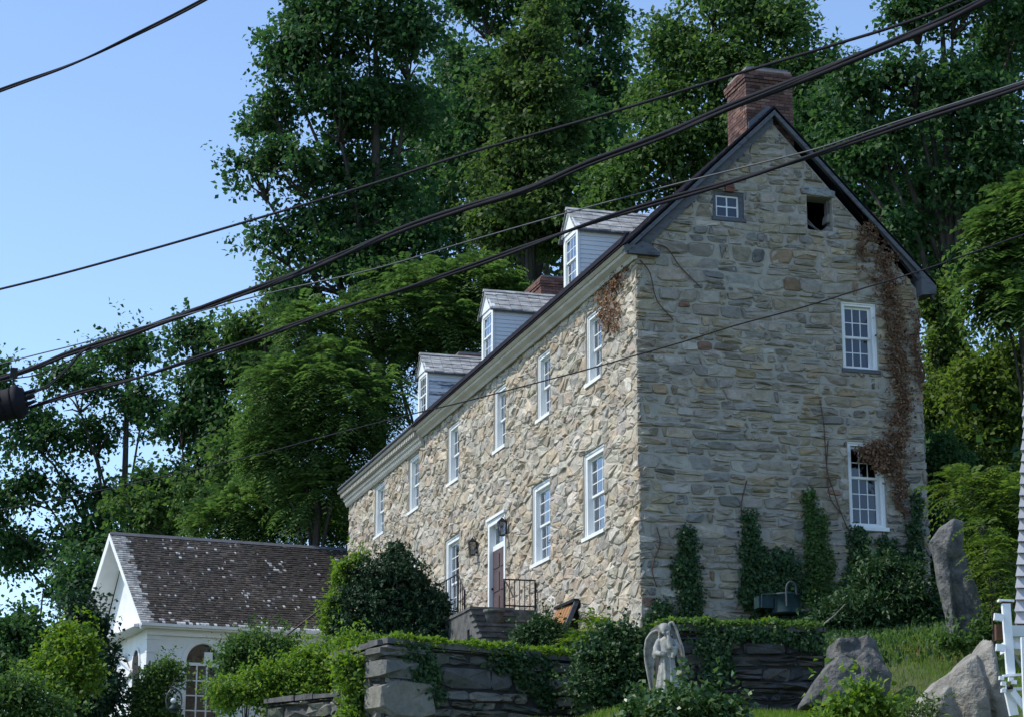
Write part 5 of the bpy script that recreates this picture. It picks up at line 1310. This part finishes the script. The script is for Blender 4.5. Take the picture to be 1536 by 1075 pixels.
tree('sumac_tree', 'large leaved pinnate tree leaning in at the right margin beside the gable',
     [(1505, 345, 36, 30), (1532, 390, 44, 40), (1496, 425, 30, 26), (1540, 460, 44, 36), (1550, 310, 44, 40)], 47, 1100, .72, M['lf_ail'], trunk=1560, style='frond', trad=.16, leafl=.26)
# ---- bright saplings right of the gable
tree('sapling', 'bright yellow green sapling right beside the gable corner',
     [(1408, 460, 28, 40), (1420, 530, 40, 50), (1405, 610, 30, 60), (1440, 600, 45, 50)], 56, 15300, 0.129, 0.088, M['lf_lime'], trunk=1420, trad=.1, spread=.2)
tree('sapling', 'dense green sapling behind the pale mansard edge at right',
     [(1480, 580, 55, 60), (1520, 640, 50, 60), (1460, 670, 50, 60), (1520, 560, 50, 50), (1500, 740, 50, 60)], 50, 20400, 0.129, 0.088, M['lf_lime'], trunk=1490, trad=.12, spread=.22)
tree('shrub', 'feathery light green shrub behind the tall leaning rock',
     [(1470, 790, 40, 50), (1500, 840, 40, 50), (1450, 740, 36, 36), (1515, 760, 36, 50), (1490, 900, 40, 40), (1470, 850, 30, 40)], 41, 900, .55, M['lf_lime'], cat_='shrub', style='frond', trad=.06, leafl=.15)
tree('shrub', 'dark shrub squeezed between the gable corner and the leaning rock',
     [(1405, 720, 22, 60), (1400, 800, 24, 50), (1425, 700, 30, 50), (1395, 870, 30, 50), (1380, 830, 26, 40)], 47.5, 11050, 0.099, 0.068, M['lf_dark'], cat_='shrub', trad=.06, spread=.16)
# ---- left foreground and cottage greenery
tree('evergreen_tree', 'dark vine hung evergreen directly left of the white cottage gable',
     [(136, 1008, 26, 62), (122, 938, 22, 40), (120, 1050, 40, 50), (156, 1055, 18, 46), (140, 955, 22, 30)], 67, 15300, 0.152, 0.104, M['lf_yew'], trunk=140, trad=.14, spread=.25)
tree('shrub', 'bright yellow green pointed shrub at lower left before the dark evergreen',
     [(95, 985, 36, 36), (80, 1025, 50, 40), (118, 1010, 36, 40), (95, 955, 18, 18), (130, 965, 14, 22)], 61, 11050, 0.114, 0.080, M['lf_bright'], cat_='shrub', trad=.05, spread=.2)
tree('shrub', 'low spreading green shrub in the bottom left corner',
     [(20, 1050, 50, 32), (60, 1075, 60, 30), (-20, 1080, 50, 40)], 58, 7650, 0.122, 0.080, M['lf_mid'], cat_='shrub', trad=.05, spread=.2)
tree('broadleaf_tree', 'dark low tree filling the hollow behind the bright shrub at far left',
     [(30, 960, 55, 50), (120, 880, 45, 60), (-10, 1010, 60, 50), (60, 1010, 60, 45)], 80, 11900, 0.182, 0.128, M['lf_dark'], trunk=60, trad=.15, spread=.3)
tree('climbing_shrub', 'leafy climber covering the corner of the white cottage beside the arched window',
     [(240, 1014, 30, 22), (220, 1045, 24, 26), (232, 1068, 36, 26), (258, 1014, 18, 18), (212, 1078, 24, 24)], 67, 11900, 0.099, 0.072, M['lf_mid'], cat_='shrub', trad=.04, spread=.16)
tree('yew_bush', 'dense dark cone shaped bush before the sunlit wall left of the front steps',
     [(597, 838, 22, 26), (595, 868, 48, 36), (600, 905, 66, 44), (556, 915, 56, 46), (540, 880, 34, 30), (632, 925, 42, 46), (605, 950, 66, 34), (545, 950, 50, 34), (652, 930, 24, 42), (640, 960, 34, 24)],
     52.5, 60000, .075, .045, M['lf_yew'], cat_='shrub', trunk=592, trad=.1, per=14, spread=.075, subr=.5, sub=26)
tree('climbing_shrub', 'light green straggling shrub against the left side of the dark cone shaped bush',
     [(508, 868, 13, 14), (500, 905, 12, 26), (494, 940, 12, 24), (520, 848, 14, 9), (540, 838, 12, 8)],
     52.6, 4200, .085, .055, M['lf_bright'], cat_='shrub', trad=.03, spread=.10)
tree('shrub', 'rounded mid green bush before the cottage gutter',
     [(385, 985, 40, 25), (356, 1010, 20, 28), (425, 985, 30, 24), (365, 975, 24, 18), (342, 1045, 16, 24)], 48, 16150, 0.084, 0.056, M['lf_mid'], cat_='shrub', trad=.05, spread=.14)
tree('shrub', 'sprawling yellow green bush spilling over the low wall at lower left',
     [(470, 1000, 55, 26), (410, 1020, 50, 26), (525, 985, 34, 30), (535, 1010, 24, 24), (370, 1040, 45, 22), (490, 1030, 45, 26), (545, 975, 20, 16)], 42.0, 22100, 0.076, 0.048, M['lf_bright'], cat_='shrub', trad=.04, spread=.13)
# ---- foot of the gable
tree('rhododendron', 'large glossy dark shrub at the right foot of the gable',
     [(1340, 890, 60, 40), (1300, 920, 50, 30), (1375, 925, 45, 30), (1350, 945, 60, 24), (1320, 865, 30, 24), (1260, 925, 40, 22)], 42, 20400, 0.099, 0.044, M['lf_ivy'], cat_='shrub', trad=.05, spread=.13)
tree('fern_clump', 'feathery bright weeds growing at the near corner of the house below the orange hatch',
     [(890, 942, 10, 22), (868, 964, 20, 13), (895, 966, 22, 17), (906, 956, 16, 24)], 45.5, 420, .32, M['lf_bright'], cat_='weeds', style='frond', trad=0, leafl=.085)
tree('shrub', 'tangled dark shrub with dry stems right of the stone steps',
     [(808, 946, 22, 18), (826, 950, 16, 16), (795, 958, 24, 18), (838, 964, 22, 18)], 47.5, 7140, 0.076, 0.048, M['lf_ivy'], cat_='shrub', trad=.03, spread=.13)
tree('ivy_mound', 'rounded mound of glossy ivy right below the angel statue',
     [(1020, 1062, 72, 34), (970, 1072, 36, 26), (1078, 1072, 40, 26), (1025, 1085, 85, 34)], 31, 7140, 0.087, 0.068, M['lf_gloss'], cat_='shrub', trad=.03, spread=.09, per=6, sub=20, subr=.4)
tree('weed_clump', 'bright broad leaved weeds on the lawn left of the big pale boulder',
     [(1290, 1040, 26, 16), (1265, 1062, 26, 16), (1310, 1062, 30, 18), (1345, 1070, 24, 14), (1250, 1075, 24, 12)], 28.5, 1870, 0.084, 0.060, M['lf_bright'], cat_='weeds', trad=0, spread=.12, per=6)
tree('weed_clump', 'thin narrow leaved olive weeds at the left foot of the big pale boulder',
     [(1394, 1062, 16, 12), (1375, 1073, 18, 12)], 27, 420, 0.091, 0.024, M['lf_olive'], cat_='weeds', trad=0, spread=.12, per=6)

# ---- ivy on walls
def wall_patch(name, label, pol, mapf, n, L, mat, thick=.14, cat_='ivy', per=6, down=.5, stems=0, smat=None, rag=(.75, 1.3)):
    """leaf cover inside a union of (u,v,ru,rv) ellipses on a wall plane"""
    wts = np.array([p[2]*p[3] for p in pol]); wts = wts/wts.sum(); P = []
    for p, w_ in zip(pol, wts):
        k = max(3, int(n*w_/per)); r_ = np.sqrt(RNG.random(k))*RNG.uniform(*rag, k); a = RNG.random(k)*2*math.pi
        u = p[0]+p[2]*r_*np.cos(a); v = p[1]+p[3]*r_*np.sin(a); th = thick*np.clip(1.1-r_*.7, .15, 1)*RNG.uniform(.3, 1, k)
        P.append(np.array([mapf(uu, vv, .05+tt) for uu, vv, tt in zip(u, v, th)]))
    P = np.concatenate(P); k = len(P); idx = np.repeat(np.arange(k), per); P = P[idx]+RNG.normal(size=(k*per, 3))*L*.55
    nr = np.array(mapf(0, 0, 1))-np.array(mapf(0, 0, 0))
    # keep leaves outside the wall face
    dist = (P-np.array(mapf(0, 0, 0)))@nr; P = P+np.outer(np.clip(.05-dist, 0, None), nr)
    D = unit(len(P))*.9+np.array([0, 0, -down])+nr*.35; N = nr+unit(len(P))*.55
    c = pol[0]; t = thing(name, label, cat_, tuple(float(q) for q in mapf(c[0], min(p[1]-p[3] for p in pol), 0.1)))
    s = RNG.uniform(.6, 1.2, len(P)); leaves('leaves', P, D, N, L*s, L*.75*s, mat, t)
    if stems:
        mb = MB()
        for _ in range(stems):
            p = pol[random.randrange(len(pol))]; u = p[0]+random.uniform(-.7, .7)*p[2]; v0 = p[1]-p[3]*1.0; Q = []
            for i in range(9):
                Q.append(mapf(u+random.uniform(-.05, .05)+.08*math.sin(i+u*9), v0+2*p[3]*i/8, .07+random.uniform(0, .05)))
            MB().tube(Q, [.022*(1-.8*i/8) for i in range(9)], 5).build('stem', smat or M['dead'], t)
    return t
def gpx(pol):   # image ellipses to gable plane
    o = []
    for x, y_, rx, ry in pol:
        p = on_y(x, y_, 0); k = mpp(45); o.append((p[0], p[2], rx*k, ry*k))
    return o
GM = gmap
wall_patch('ivy', 'dark ivy column nearest the left corner of the shaded gable', gpx([(1028, 810, 15, 22), (1026, 850, 20, 30), (1032, 895, 18, 30), (1030, 930, 22, 18)]), GM, 2600, .085, M['lf_ivy'], stems=3)
wall_patch('ivy', 'low ivy tuft at the very foot of the gable by the near corner', gpx([(990, 915, 16, 14), (985, 935, 22, 14)]), GM, 800, .08, M['lf_ivy'])
wall_patch('ivy', 'narrow tall ivy column in the middle of the gable, above the teal bin', gpx([(1124, 790, 11, 26), (1126, 840, 18, 36), (1124, 890, 18, 30)]), GM, 2400, .085, M['lf_ivy'], stems=2)
wall_patch('ivy', 'broad bushy ivy mass directly behind the teal bin', gpx([(1165, 850, 32, 26), (1170, 885, 36, 26), (1150, 900, 30, 22)]), GM, 3600, .09, M['lf_ivy'], thick=.3)
wall_patch('ivy', 'pointed ivy column climbing highest, left of the lower gable window', gpx([(1211, 750, 8, 24), (1220, 795, 18, 34), (1226, 845, 22, 34), (1222, 885, 24, 24)]), GM, 3200, .085, M['lf_mid'], stems=2)
wall_patch('ivy', 'ivy column rising to the sill of the lower gable window', gpx([(1283, 815, 14, 26), (1286, 850, 18, 26), (1280, 880, 22, 20)]), GM, 2200, .085, M['lf_ivy'], stems=2)
wall_patch('ivy', 'bushy ivy patch under the right end of the lower gable window sill', gpx([(1328, 830, 18, 24), (1332, 850, 20, 16)]), GM, 1500, .085, M['lf_ivy'])
wall_patch('ivy', 'thin green ivy on the right edge of the gable under the dead vine', gpx([(1372, 755, 9, 20), (1370, 800, 12, 30), (1366, 840, 16, 24)]), GM, 1300, .08, M['lf_ivy'], stems=3)
wall_patch('dead_vine', 'wide strip of brown dead vine running down the right side of the gable',
           gpx([(1308, 345, 16, 22), (1326, 385, 18, 26), (1328, 430, 22, 30), (1335, 480, 18, 36), (1345, 540, 18, 40), (1350, 600, 16, 40), (1345, 655, 18, 36), (1342, 705, 14, 30), (1290, 370, 8, 28), (1372, 520, 8, 60), (1350, 745, 9, 26)]), GM, 5600, .06, M['lf_dead'], thick=.10, cat_='dead vine', stems=34, down=.9, rag=(.5, 1.9), per=5)
wall_patch('dead_vine', 'brown dead vine spray hanging over the top of the lower gable window', gpx([(1300, 680, 20, 10), (1318, 695, 16, 14), (1315, 672, 18, 10)]), GM, 1300, .08, M['lf_dead'], thick=.14, cat_='dead vine', down=.9)
def fpx(pol):
    o = []
    for x, y_, rx, ry in pol:
        p = on_x(x, y_, 0); o.append((p[1], p[2], rx*mpp(46)/.31, ry*mpp(46)))
    return o
wall_patch('dead_vine', 'brown dead vine hanging under the cornice at the sunlit near corner', fpx([(932, 415, 14, 16), (915, 440, 16, 20), (925, 475, 12, 22), (905, 415, 20, 8), (880, 440, 14, 6), (850, 462, 16, 6), (910, 470, 8, 22)]), fmap, 1500, .07, M['lf_dead'], thick=.08, cat_='dead vine', stems=10, down=1.2, per=4)
# bare stems of dead creeper on the gable
sc_ = thing('bare_creeper', 'thin leafless creeper stems on the stone left of the lower gable window', 'dead vine', tuple(on_y(1250, 780, -.05)))
mb = MB()
for pl in ([(1275, 800), (1262, 770), (1250, 735), (1240, 700), (1236, 640), (1230, 600)], [(1262, 770), (1245, 745), (1240, 700), (1242, 660)], [(1050, 430), (1020, 400), (1000, 372), (975, 365)], [(1010, 480), (985, 450), (975, 410), (960, 390)], [(985, 880), (978, 850), (990, 815), (985, 790)], [(1120, 720), (1112, 760), (1118, 800)]):
    MB().tube(cat([on_y(x, y_, -.075) for x, y_ in pl], 4), .013, 5).build('stem', M['dead'], sc_)
# garden wall ivy (hanging over)
def wpx(A, mp, L, pol, Z):
    o = []
    for x, y_, rx, ry in pol:
        p = at(x, y_, Z); u = (p[0]-A[0]); v = p[2]
        o.append((u, v, rx*mpp(Z), ry*mpp(Z)))
    return o
wall_patch('ivy', 'ivy hanging over the dark corner wall below the bush', wpx((-6.3, -4.4), mp1, L1, [(640, 1010, 28, 24), (625, 980, 26, 14), (655, 1040, 18, 16)], 38.3), mp1, 1100, .085, M['lf_ivy'])
wall_patch('ivy', 'ivy hanging over the right end of the dark corner wall', wpx((-6.3, -4.4), mp1, L1, [(780, 985, 40, 20), (820, 1000, 40, 30), (850, 1020, 24, 34)], 39), mp1, 1500, .085, M['lf_ivy'])
wall_patch('ivy', 'ivy curtain on the dark wall right behind the angel statue', wpx((-1.75, -5.75), mp3, L3, [(1070, 965, 30, 20), (1078, 1000, 22, 28), (1125, 948, 40, 8), (1180, 950, 40, 8), (1228, 958, 24, 14)], 38), mp3, 2200, .085, M['lf_ivy'])
tree('ivy_mass', 'thick leafy ivy mass filling the gap between the two dark garden walls',
     [(905, 990, 40, 34), (950, 975, 36, 34), (900, 1035, 46, 34), (960, 1030, 36, 40), (925, 955, 30, 16)], 39.0, 18700, 0.068, 0.056, M['lf_ivy'], cat_='ivy', trad=.04, spread=.11)

# ---- ground cover, lawn, undergrowth
def scatter(name, fn, n, L, Wd, mat, up=1.0, zoff=0.0, jit=.6):
    P = fn(n); P = np.c_[P, ground(P[:, 0], P[:, 1])+zoff]
    k = len(P); P[:, 2] += RNG.random(k)*.03
    D = unit(k)*jit+np.array([0, 0, up]); ls = RNG.uniform(.5, 1.3, k)
    o = leaves(name, P, D, unit(k), L*ls, Wd*ls, mat); o['kind'] = 'stuff'
    return o
def rect(x0, x1, y0, y1): return lambda n: np.c_[RNG.uniform(x0, x1, n), RNG.uniform(y0, y1, n)]
scatter('lawn_grass', rect(-6.5, 7.5, -18, -4.5), 90000, .13, .012, M['grass'], up=1.6)
scatter('ground_cover', rect(-6.4, -.2, -3.4, 6.5), 26000, .10, .06, M['lf_mid'], up=.5, jit=.9)
scatter('ground_cover', rect(-1.8, 5.5, -5.7, .0), 26000, .10, .06, M['lf_mid'], up=.5, jit=.9)
scatter('ground_cover', rect(-6.4, -2.5, -4.0, -2.6), 9000, .10, .06, M['lf_bright'], up=.6, jit=.8)
scatter('ground_cover', rect(2, 9, -7, 6), 16000, .12, .07, M['lf_ivy'], up=.5, jit=.9)
def hillpts(n): 
    X = RNG.uniform(7.5, 60, n); Y = RNG.uniform(-6, 75, n); return np.c_[X, Y]
def undergrowth():
    P = hillpts(9000); z = ground(P[:, 0], P[:, 1]); hgt = RNG.uniform(.3, 3.2, len(P))
    C0 = np.c_[P, z+hgt]; idx = np.repeat(np.arange(len(P)), 6); Q = C0[idx]+RNG.normal(size=(len(idx), 3))*np.array([.7, .7, .5])
    o = leaves('undergrowth', Q, unit(len(Q))+np.array([0, 0, .1]), unit(len(Q))+np.array([0, 0, .6]), RNG.uniform(.22, .45, len(Q)), .2, M['lf_dark']); o['kind'] = 'stuff'
    P = np.c_[RNG.uniform(-8, 9, 3500), RNG.uniform(37, 60, 3500)]; z = ground(P[:, 0], P[:, 1]); hgt = RNG.uniform(.3, 4.0, len(P))
    C0 = np.c_[P, z+hgt]; idx = np.repeat(np.arange(len(P)), 6); Q = C0[idx]+RNG.normal(size=(len(idx), 3))*np.array([.7, .7, .5])
    o = leaves('undergrowth', Q, unit(len(Q))+np.array([0, 0, .1]), unit(len(Q))+np.array([0, 0, .6]), RNG.uniform(.22, .45, len(Q)), .2, M['lf_dark']); o['kind'] = 'stuff'
undergrowth()

tree('shrub', 'light green fern like shrub hugging the left side of the squared wall corner',
     [(532, 1030, 20, 26), (536, 1065, 22, 24), (522, 1000, 20, 18)], 38.6, 3600, .085, .055, M['lf_bright'], cat_='shrub', trad=.03, spread=.10)
# green fringe along the tops of the garden walls
def fringe(A, B, z, n, mat):
    A = np.array(A); B = np.array(B); t = RNG.random(n); P = A+(B-A)*t[:, None]
    d = (B-A)/np.linalg.norm(B-A); nr = np.array([d[1], -d[0]]); o_ = RNG.uniform(-.45, .16, n)
    m_ = .5+.5*np.sin(t*23+A[0])*np.cos(t*9); keep = RNG.random(n) < .35+.65*m_
    P = np.c_[P+nr*o_[:, None], z+RNG.uniform(-.02, .10, n)*m_-np.where(o_ > .08, RNG.uniform(0, .3, n)*m_, 0)][keep]; k = len(P)
    D = unit(k)*.8+np.array([*(nr*.4), .15]); s_ = RNG.uniform(.5, 1.2, k)
    o = leaves('ground_cover', P, D, unit(k)*.6+np.array([0, 0, .8]), .085*s_, .06*s_, mat); o['kind'] = 'stuff'
fringe((-6.2, -4.35), (-2.5, -3.2), -.88, 5000, M['lf_bright'])
fringe((-1.75, -5.75), (1.15, -6.15), -.62, 4200, M['lf_mid'])
fringe((-1.75, -5.65), (1.15, -6.05), -.60, 3000, M['lf_bright'])
hp = thing('stair_handrail', 'thin dark handrail rising before the right end of the cottage roof', 'railing', tuple(at(488, 945, 58)))
MB().tube([at(430, 952, 58), at(489, 906, 58)], .028, 6).build('rail', M['iron'], hp)
MB().tube([at(489, 904, 58), at(489, 985, 58)], .026, 6).build('post', M['iron'], hp)

tree('shrub', 'weeds and brush growing round the foot of the tall leaning rock',
     [(1420, 962, 20, 9), (1450, 966, 26, 10), (1480, 958, 18, 16), (1490, 940, 14, 20)], 37.2, 1500, .10, .055, M['lf_mid'], cat_='weeds', trad=0, spread=.10, per=6)
scatter('leaf_litter', rect(2.8, 5.2, -7.0, -5.4), 900, .08, .05, M['lf_dead'], up=.25, jit=1.0)

tree('shrub', 'feathery green fronds overlapping the right edge of the tall leaning rock',
     [(1484, 830, 12, 22), (1494, 870, 12, 28), (1500, 910, 14, 22), (1472, 792, 10, 12)], 37.0, 170, .38, M['lf_lime'], cat_='shrub', style='frond', trad=.03, leafl=.11)
